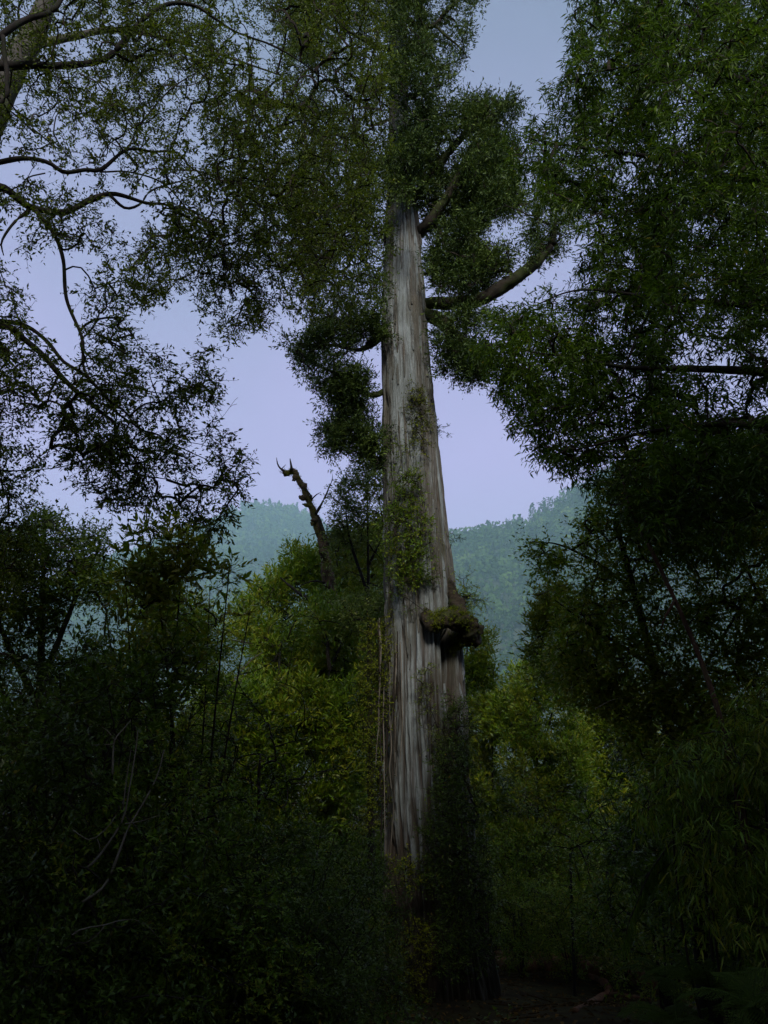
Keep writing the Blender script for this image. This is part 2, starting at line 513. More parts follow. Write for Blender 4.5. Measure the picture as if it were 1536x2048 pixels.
def grid_mesh(name, X, Y, Z):
    ny, nx = X.shape
    v = np.stack([X, Y, Z], -1).reshape(-1, 3)
    i = np.arange(ny - 1)[:, None] * nx + np.arange(nx - 1)
    f = np.concatenate([np.stack([i, i + 1, i + nx + 1], -1).reshape(-1, 3), np.stack([i, i + nx + 1, i + nx], -1).reshape(-1, 3)])
    b = Buf(); b.add(v, f)
    return b.mesh(name, smooth=True)


# ------------------------------------------------------------------ ground and hills
def axis(near, far, n1, n2):
    a = np.linspace(0, near, n1); b = near * (far / near) ** (np.arange(1, n2 + 1) / n2)
    a = np.concatenate([a, b]); return np.concatenate([-a[:0:-1], a])


gx = axis(26, 9000, 48, 24); gy = axis(30, 9000, 54, 24)
GX, GY = np.meshgrid(gx, gy)
GZ = ground_z(GX, GY) + .05 * (noise3(np.stack([GX * 2, GY * 2, GX * 0], -1), 4) - .5)
tag(mk('ground', grid_mesh('ground', GX, GY, GZ), M_ground), 'dark shaded forest floor of litter and moss', 'ground', kind='structure')


HS = 4.0


def hill(name, label, ridge_px, Yr, Y0, seed, nt_, th, flabel, xr):
    rp = np.array([at(x, y, Yr) for x, y in ridge_px])
    xs = np.linspace(rp[0, 0], rp[-1, 0], 110)
    ys = np.concatenate([np.linspace(Y0, Yr, 70), Yr + np.linspace(10, Yr * .35, 14)])
    X, Yg = np.meshgrid(xs, ys)

    def hz(x, y):
        zr = np.interp(x, rp[:, 0], rp[:, 2]) + 22 - th * .55; x = x / HS; y = y / HS
        s = np.clip((y * HS - Y0) / (Yr - Y0), 0, 1)
        prof = s ** 1.15
        g = (noise3(np.stack([x / 70, y / 160, 0 * x], -1), seed) - .5) * 60 * np.sin(math.pi * s) + (noise3(np.stack([x / 28, y / 60, 0 * x], -1), seed + 1) - .5) * 20 * np.sin(math.pi * s)
        back = np.maximum(y * HS - Yr, 0) * .5
        return -22 + zr * prof + g * HS - back
    tag(mk(name, grid_mesh(name, X, Yg, hz(X, Yg)), M_hill), label, 'hill', kind='structure')
    # the wood that covers it, one mass
    x = rng.uniform(xr[0], xr[1], nt_); y = Y0 + (Yr - Y0) * rng.uniform(.12, 1.03, nt_) ** .8
    x = np.clip(x, rp[0, 0], rp[-1, 0])
    z = hz(x, y)
    h = th * rng.uniform(.45, 1.6, nt_); w = h * rng.uniform(.26, .5, nt_)
    con = rng.random(nt_) < .35
    w = np.where(con, w * .6, w); h = np.where(con, h * 1.15, h)
    Q = 26
    t = rng.random((nt_, Q)); ang = rng.uniform(0, 2 * math.pi, (nt_, Q))
    rad = np.where(con[:, None], 1 - t, np.sqrt(np.clip(1 - (2 * t - 1) ** 2, 0, 1)) ** .8) * w[:, None] * rng.uniform(.75, 1.05, (nt_, Q))
    zz = np.where(con[:, None], .1 + .92 * t, .3 + .7 * t) * h[:, None]
    c = np.stack([x[:, None] + rad * np.cos(ang), y[:, None] + rad * np.sin(ang), z[:, None] + zz], -1)
    outw = np.stack([np.cos(ang), np.sin(ang), np.full_like(ang, .5)], -1) + rng.normal(size=c.shape) * .4
    d = unit(np.cross(outw, rng.normal(size=c.shape)))
    sz = (h[:, None] * rng.uniform(.14, .32, (nt_, Q))).ravel()
    b = Buf()
    tt = np.repeat(.45 + .28 * (2 * noise3(np.stack([x / 120, y / 120, z / 120], -1), 3) - 1) + rng.normal(size=nt_) * .22, Q)
    leaves(b, (c - d * sz.reshape(nt_, Q, 1) * .5).reshape(-1, 3), d.reshape(-1, 3), outw.reshape(-1, 3), sz, sz * .9, np.clip(tt, 0, 1), None, .1)
    tag(mk(name + '_forest', b.mesh(name + '_forest'), M_hillleaf), flabel, 'forest', kind='stuff')
    return hz


hzL = hill('hill', 'far misty blue-green hill left of the giant trunk',
           [(-150, 1230), (100, 1180), (260, 1110), (330, 1082), (400, 1060), (440, 1046), (470, 1026), (500, 1016), (550, 1016), (600, 1028), (628, 1044), (680, 1075), (760, 1130), (860, 1230), (960, 1330)],
           1300 * HS, 520 * HS, 21, 6000, 15.5 * HS, 'hazy forest covering the far left hill', (-520 * HS, 130 * HS))
hzR = hill('hill', 'nearer misty wooded hillside right of the giant trunk',
           [(600, 1330), (740, 1160), (840, 1092), (900, 1076), (940, 1070), (1000, 1056), (1050, 1044), (1080, 1030), (1115, 1000), (1150, 975), (1240, 930), (1400, 880), (1700, 850)],
           800 * HS, 300 * HS, 33, 4400, 9.8 * HS, 'hazy forest covering the nearer right hillside', (-70 * HS, 330 * HS))


def ridge_tree(px, Y, hz, tip_py, half_px, conifer, label):
    p = at(px, 1040, Y); x = p[0]; z0 = float(hz(np.array([x]), np.array([Y]))[0])
    ztip = float(at(px, tip_py, Y)[2]); h = ztip - z0 + 2; w = half_px * Y / F * 1.02
    root = thing('conifer_tree' if conifer else 'broadleaf_tree', label, 'tree', (x, Y, z0 - 1), 'trees along the ridges')
    b = Buf(); rough_tube(b, [(0, 0, 0), (0, 0, h * .5), (0, 0, h * .97)], [h * .02, h * .014, h * .004], 8, h * .05, .1, 1)
    mk('trunk', b.mesh('trunk'), M_twig, root)
    n = 420
    t = rng.random(n); ang = rng.uniform(0, 2 * math.pi, n)
    if conifer:
        tier = .82 + .18 * np.sin(t * 42)
        rad = (1 - t) ** .8 * w * tier * rng.uniform(.5, 1.1, n); zz = (.1 + .92 * t) * h
    else:
        rad = np.sqrt(np.clip(1 - (2 * t - 1) ** 2, 0, 1)) * w * rng.uniform(.6, 1.15, n) * (1 + .3 * np.sin(ang * 3 + t * 9)); zz = (.35 + .66 * t) * h
    c = np.stack([rad * np.cos(ang), rad * np.sin(ang), zz], -1)
    o = np.stack([np.cos(ang), np.sin(ang), 0 * ang + .3], -1)
    d = unit(o + rng.normal(size=c.shape) * .6)
    b = Buf(); sz = h * rng.uniform(.04, .10, n)
    leaves(b, c, d, np.array([0, 0, 1.]) + rng.normal(size=c.shape) * .6, sz, sz * .6, np.clip(.4 + rng.normal(size=n) * .15, 0, 1))
    tag(mk('crown', b.mesh('crown'), M_hillleaf, root), kind='stuff')


for a in [(1066, 790 * HS, hzR, 1008, 13, True, 'tallest spired conifer on the right ridge'),
          (1036, 790 * HS, hzR, 1038, 7, True, 'small pointed conifer left of the tallest ridge conifer'),
          (1022, 785 * HS, hzR, 1049, 5, True, 'tiny conifer tip on the right ridge, leftmost of three spires'),
          (1098, 790 * HS, hzR, 997, 16, False, 'broad round tree on the right ridge beside the tallest conifer'),
          (1000, 790 * HS, hzR, 1055, 5, False, 'low round tree where the right ridge flattens'),
          (962, 790 * HS, hzR, 1062, 8, False, 'rounded treetop on the right ridge nearest the giant trunk')]:
    ridge_tree(*a)
for a in [(505, 1285 * HS, hzL, 1006, 9, False, 'round treetop at the left end of the far hilltop'),
          (548, 1285 * HS, hzL, 1006, 7, False, 'upright treetop in the middle of the far hilltop'),
          (565, 1285 * HS, hzL, 1013, 4, True, 'narrow conifer right of the middle of the far hilltop'),
          (592, 1285 * HS, hzL, 1021, 5, True, 'small conifer on the far hill just left of the dead snag'),
          (528, 1285 * HS, hzL, 1014, 6, False, 'low rounded treetop between two taller ones on the far hilltop')]:
    ridge_tree(*a)

# ------------------------------------------------------------------ the giant conifer
YT = 16.0
EDGE = np.array([  # py, left px, right px of the trunk
    (-420, 790, 806), (-200, 787, 808), (0, 782, 812), (200, 779, 816), (300, 777, 820), (400, 775, 831), (500, 770, 841), (600, 764, 850), (700, 764, 857),
    (800, 765, 866), (900, 766, 877), (1000, 769, 886), (1100, 770, 898), (1180, 771, 909), (1300, 773, 921), (1400, 776, 926),
    (1500, 778, 931), (1600, 780, 937), (1700, 780, 945), (1850, 776, 966), (1980, 765, 990), (2120, 745, 1020)], float)
eL = at(EDGE[:, 1], EDGE[:, 0], YT); eR = at(EDGE[:, 2], EDGE[:, 0], YT)
tz, tcx, trr = eL[:, 2][::-1], ((eL[:, 0] + eR[:, 0]) / 2)[::-1], ((eR[:, 0] - eL[:, 0]) / 2)[::-1]
Z0 = float(ground_z(tcx[0], YT)) - .3
NT, NZ = 330, 345
zz = np.linspace(Z0, tz[-1], NZ)
cx = np.interp(zz, tz, tcx); rr = np.interp(zz, tz, trr)
cx = np.convolve(np.pad(cx, 8, 'edge'), np.ones(17) / 17, 'valid'); rr = np.convolve(np.pad(rr, 8, 'edge'), np.ones(17) / 17, 'valid')
fr = np.linspace(-2.0, 2.0, 271); bk = np.linspace(2.0, 2 * math.pi - 2.0, NT - 271 + 2)[1:-1]
th = np.concatenate([fr, bk]) + 1.5 * math.pi
TH, ZZ = np.meshgrid(th, zz)
tw = TH + .012 * ZZ + .05 * np.sin(ZZ * .7)


def pn(freq, zs, seed):     # noise around the trunk, stretched along it
    return noise3(np.stack([np.cos(tw) * freq / 6.283, np.sin(tw) * freq / 6.283, ZZ / zs + np.sin(tw * 3) * .7], -1), seed)


low = np.clip((9 - ZZ) / 11, 0, 1)
plates = np.clip(np.abs(2 * pn(66, 1.5, 1) - 1) * 2.4, 0, 1) ** .8
fine = np.clip(np.abs(2 * pn(150, .6, 2) - 1) * 1.8, 0, 1)
hair = pn(320, .5, 9)
rel = (.06 + .13 * low) * (plates - .6) + (.035 + .04 * low) * (fine - .6) + .025 * (hair - .5)
rel += .05 * (noise3(np.stack([np.cos(TH) * 2.2, np.sin(TH) * 2.2, ZZ * 1.1], -1), 31) - .5)
rel += .10 * np.clip(noise3(np.stack([np.cos(TH) * 3.5, np.sin(TH) * 3.5, ZZ * 1.6], -1), 37) - .72, 0, 1) / .28      # knots and burrs
furrow = np.clip(1.25 - 1.1 * plates * (.45 + .55 * fine) - .25 * hair, 0, 1) * (.45 + .55 * low) + .5 * np.clip((1.0 - ZZ) / 1.6, 0, 1)  # reddish bark; recesses and trunk base also darkened, shade put into the colour
rel += (.03 + .10 * low ** 2) * (pn(9, 5., 3) - .5) * 2
zb1, zb0 = float(at(900, 1275, YT)[2]), float(at(900, 1640, YT)[2])
# deep hollow below the burl (front right), and a dark seam up the left side
front = 1.5 * math.pi
def angd(a): return (TH - a + math.pi) % (2 * math.pi) - math.pi
holl = np.exp(-(angd(front + .66) / .20) ** 2) * np.clip((zb1 + .25 - ZZ) / .4, 0, 1) * np.clip((ZZ - zb0 + .6) / 1.5, 0, 1)
rel -= .50 * holl
zs1, zs0 = float(at(770, 480, YT)[2]), float(at(770, 1000, YT)[2])
rel -= .14 * np.exp(-(angd(front - .98) / .10) ** 2) * np.clip((zs1 - ZZ) / 1., 0, 1) * np.clip((ZZ - zs0) / 1., 0, 1)
rel += .05 * np.exp(-(angd(front + .25) / .07) ** 2) * np.sin(ZZ * .8)
R_ = np.interp(ZZ, zz, rr) * (1 + rel)
TX = np.interp(ZZ, zz, cx) + R_ * np.cos(TH); TY = YT + R_ * np.sin(TH)
# silvery bare wood: left of centre high up, narrow plates low down
zsil0, zsil1 = float(at(800, 930, YT)[2]), float(at(800, 380, YT)[2])
sil = np.exp(-(angd(front - .38 + .02 * ZZ) / .36) ** 2) * np.clip((ZZ - zsil0 + 1.2) / 1.5, 0, 1) * .62
sil2 = np.exp(-(angd(front - .25) / .50) ** 2) * np.clip((zsil0 - 1.0 - ZZ) / 1.0, 0, 1) * (.15 + .40 * plates)
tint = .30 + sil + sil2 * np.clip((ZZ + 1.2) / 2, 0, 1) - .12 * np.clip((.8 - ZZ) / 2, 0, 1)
tv = np.stack([TX, TY, ZZ], -1).reshape(-1, 3)
j = np.arange(NT); j2 = (j + 1) % NT; k = np.arange(NZ - 1)[:, None] * NT
tf = np.concatenate([np.stack([k + j, k + j2, k + NT + j2], -1).reshape(-1, 3), np.stack([k + j, k + NT + j2, k + NT + j], -1).reshape(-1, 3)])
base = np.array([tcx[0], YT, Z0 + .3])
giant = thing('giant_conifer', 'towering ancient conifer with silvery fibrous bark in the middle', 'tree', base)
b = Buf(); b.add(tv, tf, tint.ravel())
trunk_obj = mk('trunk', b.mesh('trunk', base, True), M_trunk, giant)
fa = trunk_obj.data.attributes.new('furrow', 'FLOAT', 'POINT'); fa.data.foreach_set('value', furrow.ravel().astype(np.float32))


def trunk_pt(py, ang, out=0.):
    z = float(at(820, py, YT)[2]); r = float(np.interp(z, zz, rr)); c = float(np.interp(z, zz, cx))
    return np.array([c + (r + out) * math.cos(front + ang), YT + (r + out) * math.sin(front + ang), z])


# loose strips of bark, each proud of the trunk
for i in range(90):
    py = rng.uniform(480, 1800); a0 = rng.uniform(-1.35, 1.35)
    L = rng.uniform(.5, 2.2); w = rng.uniform(.018, .045)
    p0 = trunk_pt(py, a0); n = 22
    zs = p0[2] + np.linspace(0, L, n)
    zi = np.clip(((zs - Z0) / (zz[-1] - Z0) * (NZ - 1)).astype(int), 0, NZ - 1)
    a = front + a0 - .012 * (zs - zs[0]) + .02 * np.sin(zs * 3 + i)
    ai = np.clip(np.round((a - front + 2.0) / 4.0 * 270).astype(int), 0, 270)
    rloc = R_[zi, ai] + .012 + .03 * np.sin(np.linspace(0, math.pi, n)) * rng.random()
    c = np.stack([np.interp(zs, zz, cx) + rloc * np.cos(a), YT + rloc * np.sin(a), zs], -1)
    tan = np.stack([-np.sin(a), np.cos(a), 0 * a], -1); nor = np.stack([np.cos(a), np.sin(a), 0 * a], -1)
    ww = w * np.sin(np.linspace(.12, math.pi - .12, n))[:, None] ** .5 * (1 + .25 * np.sin(np.linspace(0, 9, n) + i))[:, None]
    v = np.stack([c - tan * ww - nor * .02, c - tan * ww * .6 + nor * .012, c + tan * ww * .6 + nor * .012, c + tan * ww - nor * .02], 1)
    q = np.arange(n - 1)[:, None] * 4 + np.arange(3)
    f = np.concatenate([np.stack([q, q + 1, q + 5], -1).reshape(-1, 3), np.stack([q, q + 5, q + 4], -1).reshape(-1, 3)])
    b = Buf(); b.add(v.reshape(-1, 3), f, float(rng.uniform(.2, .55)))
    mk('bark_strip', b.mesh('bark_strip', base), M_trunk, giant)

# the mossy burl
burl = np.array([trunk_pt(1236, .05, -.10), at(862, 1247, 15.12), at(884, 1241, 15.02), at(908, 1238, 15.0), at(930, 1243, 15.1), at(942, 1258, 15.25), at(938, 1276, 15.42), trunk_pt(1296, 1.0, -.12)])
b = Buf(); rough_tube(b, burl, [.10, .145, .16, .185, .20, .20, .17, .10], 34, .02, .5, 6.0, 3)
rough_tube(b, [trunk_pt(1165, 1.05, -.06), trunk_pt(1190, 1.0, .02), at(917, 1215, 15.3), at(925, 1238, 15.2)], [.06, .11, .13, .12], 24, .02, .5, 6., 8)
burl_o = mk('burl', b.mesh('burl', base, True), bark_mat('burl_bark', (.018, .013, .009), (.05, .038, .024), (.035, .040, .012), 10, 1., 1., .02), giant)
mb = Buf()
Pm = spline(burl[1:8], 500); am = rng.uniform(-.6, 2.9, 500)
Pm = Pm + np.stack([rng.normal(size=500) * .05, -.17 * np.cos(am), .17 * np.sin(am)], -1)
sprays(mb, None, Pm, np.tile([0, -.4, -.1], (500, 1)), 'tiny', .38, .62)
tag(mk('moss', mb.mesh('moss', base), M_moss, burl_o), kind='stuff')

# limbs and crown
limbs = [  # px, py, Y, radius
    [(845, 608, 16, .13), (905, 606, 15.7, .15), (960, 600, 15.4, .16), (1010, 570, 15.2, .15), (1060, 535, 15.1, .125), (1095, 500, 15.1, .09), (1108, 470, 15.1, .06), (1112, 430, 15.2, .03)],
    [(845, 625, 16, .14), (880, 640, 15.6, .15), (905, 668, 15.3, .14), (945, 700, 15.1, .10), (985, 735, 15, .05)],
    [(830, 470, 16, .14), (850, 455, 15.8, .13), (890, 400, 15.6, .11), (930, 330, 15.5, .08), (960, 260, 15.5, .04)],
    [(825, 400, 16, .12), (870, 340, 15.7, .10), (930, 270, 15.6, .08), (1010, 215, 15.6, .03)],
    [(805, 30, 16, .08), (835, 52, 15.8, .08), (870, 50, 15.7, .06), (890, 25, 15.7, .05), (930, -10, 15.8, .03)],
    [(870, 50, 15.7, .03), (890, 70, 15.6, .03), (920, 95, 15.6, .02), (935, 115, 15.6, .01)],
    [(790, 325, 16, .12), (745, 335, 15.8, .11), (700, 350, 15.7, .07), (650, 390, 15.7, .03)],
    [(775, 660, 16, .10), (745, 685, 15.6, .09), (715, 700, 15.4, .05), (650, 690, 15.3, .03), (600, 720, 15.3, .015)],
    [(770, 900, 16, .08), (755, 935, 15.9, .07), (735, 905, 15.8, .06), (705, 875, 15.7, .04), (670, 850, 15.7, .02)],
    [(775, 780, 16, .08), (740, 790, 15.7, .06), (700, 760, 15.6, .04), (630, 730, 15.6, .02)],
    [(795, 100, 16, .09), (750, 90, 15.8, .07), (690, 60, 15.7, .03)],
    [(785, 200, 16, .09), (830, 190, 15.8, .07), (880, 170, 15.7, .03)],
]
wood_nodes = []
for L in limbs:
    L = np.array(L); P = at(L[:, 0], L[:, 1], L[:, 2])
    b = Buf(); c = rough_tube(b, P, L[:, 3], 14, .07, .22, 5., 6)
    mk('limb', b.mesh('limb', base, True), M_limb, giant)
    wood_nodes.append(c[len(c) // 6:])
hz_ = np.linspace(float(at(800, 900, YT)[2]), zz[-1], 90)
wood_nodes.append(np.stack([np.interp(hz_, zz, cx), 0 * hz_ + YT, hz_], -1))
wood_nodes = np.concatenate(wood_nodes)
att = np.concatenate([
    sample_region([(800, -200), (985, -200), (968, 0), (960, 30), (935, 60), (940, 110), (885, 150), (890, 180), (850, 215), (800, 200)], 330, 14.8, 16.8, 1.3, .48),
    sample_region([(800, 215), (840, 215), (878, 192), (905, 220), (930, 188), (962, 200), (982, 222), (1008, 188), (1036, 205), (1040, 245), (1008, 265), (1040, 310), (1000, 340), (1045, 385), (1050, 420), (1000, 432), (975, 470), (1030, 505), (1035, 545), (985, 552), (955, 588), (900, 570), (870, 585), (850, 470), (840, 400), (790, 380), (785, 300)], 1150, 14.7, 16.7, 1.25, .50),
    sample_region([(880, 620), (950, 615), (1000, 640), (950, 660), (900, 650)], 45, 14.8, 15.8, 1., .2),
    sample_region([(1045, 400), (1090, 350), (1140, 400), (1150, 470), (1115, 515), (1065, 535), (1050, 490), (1065, 440)], 90, 14.4, 16.0, 1.6, .42),
    sample_region([(870, 660), (940, 690), (990, 720), (960, 760), (910, 750), (880, 730)], 130, 14.7, 15.8, 1., .3),
    sample_region([(580, 690), (640, 640), (770, 640), (768, 800), (760, 930), (715, 920), (655, 900), (650, 850), (690, 830), (650, 790), (590, 745)], 400, 14.8, 16.3, 1.3, .48),
    sample_region([(560, -150), (790, -150), (790, 350), (770, 640), (640, 640), (580, 500)], 700, 14.4, 17.0, 1.0, .40),
    sample_region([(775, -60), (850, -60), (845, 200), (838, 385), (785, 385), (770, 200)], 150, 14.3, 15.1, 1.5, .42),
    sample_region([(560, -700), (1060, -700), (985, -200), (560, -150)], 260, 13.6, 18.0, 1.0, .40)])
tb, lb = Buf(), Buf()
c, D = grow(tb, wood_nodes, att, .008, 4, .16, .45, .07)
sprays(lb, None, c[:, -1], D, 'scale', .48, 1.15)
sprays(lb, None, c[:, -2], D, 'scale', .45, 1.0)
tag(mk('twigs', tb.mesh('twigs', base), M_twig, giant), kind='stuff')
tag(mk('crown', lb.mesh('crown', base), M_alerce, giant), kind='stuff')


# ------------------------------------------------------------------ traced trees and shrubs
def traced(name, label, cat, wood, regions, sty, leafm, barkm=M_bark, rtip=.0045, size=1.0, tint=.5, base=None, group=None, mid=True, sides=10, twigm=None, rmax=.05, Tw=True):
    """wood: list of limbs [(px, py, Y, r), ...], the first is the trunk; regions: (polygon, count, Y0, Y1, clump, threshold)"""
    nodes = []; paths = []
    for L in wood:
        L = np.array(L, float); paths.append((at(L[:, 0], L[:, 1], L[:, 2]), L[:, 3]))
    if base is None:
        base = paths[0][0][0]
    root = thing(name, label, cat, base, group)
    for i, (P, r) in enumerate(paths):
        b = Buf(); c = rough_tube(b, P, r, sides, .06 if i else .1, .12, 6., 10 + i)
        mk('trunk' if i == 0 else 'bough', b.mesh('trunk' if i == 0 else 'bough', base, True), barkm, root)
        nodes.append(c[len(c) // (3 if i == 0 else 8):])
    att = np.concatenate([sample_region(*g) for g in regions])
    tb, lb = Buf(), Buf()
    c, D = grow(tb, np.concatenate(nodes), att, rtip, 4, .14, .44, rmax)
    sprays(lb, tb if size <= 1.0 and Tw else None, c[:, -1], D, sty, tint, size)
    if mid:
        sprays(lb, None, c[:, -2], D, sty, tint - .05, size)
    tag(mk('twigs', tb.mesh('twigs', base), twigm or M_twig, root), kind='stuff')
    tag(mk('foliage', lb.mesh('foliage', base), leafm, root), kind='stuff')
    return root


def up(px, Y, top, r0, r1, px2=None, bow=0):
    """a stem from the ground at column px to the pixel (px2, top)"""
    px2 = px if px2 is None else px2
    x = at(px, 1500, Y)[0]; zg = float(ground_z(x, Y)) - .05
    u = np.linspace(1400, 4500, 4000); P = at(np.full_like(u, px), u, Y)
    pyb = float(u[int(np.argmin(np.abs(P[:, 2] - zg)))])
    s = np.linspace(0, 1, 6)
    return [(px + (px2 - px) * q + bow * math.sin(q * math.pi), pyb + (top - pyb) * q, Y, r0 + (r1 - r0) * q) for q in s]


# A: pale leaning trunk top left, its crown behind the nearer boughs
traced('leaning_tree', 'leaning tree with pale lichen-covered trunk in the top left corner', 'tree',
       [[(-520, 2250, 10, .33), (-420, 1500, 10, .30), (-210, 720, 10.2, .27), (0, 190, 10.5, .235), (70, 60, 10.7, .19), (110, -60, 10.9, .16), (150, -260, 11.2, .10)],
        [(60, 90, 10.7, .09), (140, 75, 11, .07), (240, 60, 11.4, .05), (380, 90, 11.8, .03), (560, 150, 12, .015)],
        [(100, -20, 10.9, .08), (260, -60, 11.3, .06), (480, -60, 11.8, .04), (700, -20, 12, .02)]],
       [([(330, -120), (770, -120), (782, 120), (776, 420), (772, 560), (700, 640), (600, 640), (560, 560), (480, 440), (420, 300)], 900, 10.5, 13, 1.1, .36),
        ([(-150, -150), (420, -150), (430, 200), (300, 280), (0, 330), (-150, 330)], 300, 10.2, 12.5, 1.2, .45)],
       'small', M_leafA, M_lichen, .005, 1.25)

# B: the nearer tree whose boughs reach in from the left edge
YB = 6.8
def yb(L, dy=0.0, k=.0025): return [(x + 5 * math.sin(y * .09 + x * .05), y + 4 * math.sin(x * .07), YB + dy + k * max(x, 0), r * .64) for x, y, r in L]
traced('overhanging_tree', 'near tree sending dark sinuous boughs in from the left edge', 'tree',
       [[(-560, 2700, 6.5, .30), (-430, 1500, 6.5, .25), (-340, 800, 6.6, .22), (-270, 350, 6.8, .19), (-210, 0, 7, .15), (-150, -320, 7.4, .08)],
        yb([(-240, 140, .10), (-100, 128, .085), (0, 132, .075), (70, 133, .068), (120, 128, .062), (200, 116, .055), (250, 80, .05), (290, 35, .045), (340, 12, .04), (385, 8, .036), (430, 42, .026), (480, 62, .022), (545, 88, .02), (600, 125, .015), (690, 195, .008)]),
        yb([(-230, 230, .09), (-80, 130, .07), (0, 72, .058), (50, 42, .05), (100, 20, .045), (135, -15, .04), (180, -90, .03)], -.3),
        yb([(5, 70, .03), (14, 110, .035), (10, 160, .035), (-10, 215, .04), (-230, 300, .07)], -.4),
        yb([(-275, 440, .08), (-120, 352, .05), (0, 325, .042), (50, 318, .04), (92, 324, .038), (130, 343, .037), (165, 343, .036), (200, 334, .035), (250, 303, .028), (310, 302, .022), (350, 308, .02), (390, 335, .018), (460, 355, .014), (540, 375, .008)]),
        yb([(250, 303, .016), (290, 240, .014), (340, 180, .012), (420, 130, .008)]),
        yb([(200, 340, .016), (260, 347, .016), (330, 372, .015), (380, 425, .013), (430, 480, .012), (500, 535, .010), (570, 540, .008), (650, 515, .006)]),
        yb([(-300, 620, .12), (-150, 460, .09), (-60, 380, .075), (0, 375, .068), (40, 402, .062), (80, 421, .06), (130, 422, .052), (180, 398, .048), (225, 388, .04), (290, 402, .03), (340, 415, .022), (400, 450, .018), (440, 500, .012), (480, 560, .007)]),
        yb([(215, 388, .03), (250, 420, .028), (280, 405, .02), (310, 378, .016), (390, 350, .012), (480, 320, .006)]),
        yb([(75, 424, .034), (105, 462, .032), (122, 515, .03), (138, 600, .028), (163, 680, .024), (170, 735, .02), (188, 768, .014)], -.05),
        yb([(58, 424, .028), (30, 442, .022), (5, 482, .016), (3, 510, .008)], -.1),
        yb([(95, 345, .012), (60, 358, .012), (40, 372, .010), (-20, 400, .01)], -.1),
        yb([(-340, 760, .09), (-150, 655, .065), (0, 652, .05), (42, 672, .046), (90, 712, .042), (130, 756, .038), (180, 805, .032), (215, 830, .029), (230, 848, .026), (230, 878, .022), (245, 918, .018), (270, 945, .014), (330, 962, .008)], -.1),
        yb([(-40, 640, .04), (45, 648, .034), (90, 680, .028), (122, 720, .026), (165, 752, .024), (212, 790, .02), (240, 830, .018), (300, 862, .015), (350, 892, .012), (410, 920, .007)]),
        yb([(195, 764, .014), (260, 778, .012), (330, 790, .008), (400, 770, .005)]),
        yb([(145, 776, .012), (136, 815, .012), (118, 870, .01), (80, 920, .006)], -.1),
        yb([(227, 870, .012), (190, 905, .011), (130, 930, .009), (60, 945, .005)], -.1)],
       [([(-150, -80), (420, -80), (560, 200), (560, 480), (380, 520), (300, 430), (200, 375), (0, 300), (-150, 330)], 800, 6.3, 8.4, 1.6, .42),
        ([(300, 440), (520, 470), (640, 620), (560, 610), (480, 690), (430, 655), (380, 560), (300, 610), (240, 600), (215, 520)], 230, 7.4, 8.6, 1.6, .42),
        ([(420, -80), (770, -80), (775, 300), (760, 520), (620, 600), (500, 460)], 520, 7.8, 9.2, 1.4, .40),
        ([(200, 540), (262, 560), (255, 640), (300, 690), (345, 745), (395, 700), (435, 775), (425, 850), (505, 910), (478, 965), (465, 1045), (420, 1055), (330, 1005), (280, 1035), (200, 990), (120, 950), (60, 890), (0, 860), (-100, 850), (-100, 600), (0, 545), (40, 560), (60, 640), (130, 740), (190, 700), (150, 600)], 520, 6.2, 7.9, 1.8, .40),
        ([(-60, 335), (240, 410), (215, 540), (130, 470), (0, 560), (-60, 560)], 75, 6.4, 7.4, 1.6, .3),
        ([(380, 700), (420, 690), (430, 760), (390, 790)], 10, 7, 7.4, 1.6, .1)],
       'small', M_leafB, M_bark, .0036, .95)

# leafy spray of another tree at the left edge
traced('leafy_sapling', 'dark leafy treetop on the left edge below the overhanging boughs', 'tree',
       [up(-60, 8.5, 880, .05, .012, 0)],
       [([(-140, 860), (50, 880), (95, 950), (60, 1060), (80, 1140), (0, 1250), (-140, 1250)], 230, 7.6, 9, 1.5, .36)],
       'small', M_leafB, M_bark, .004, 1.1)

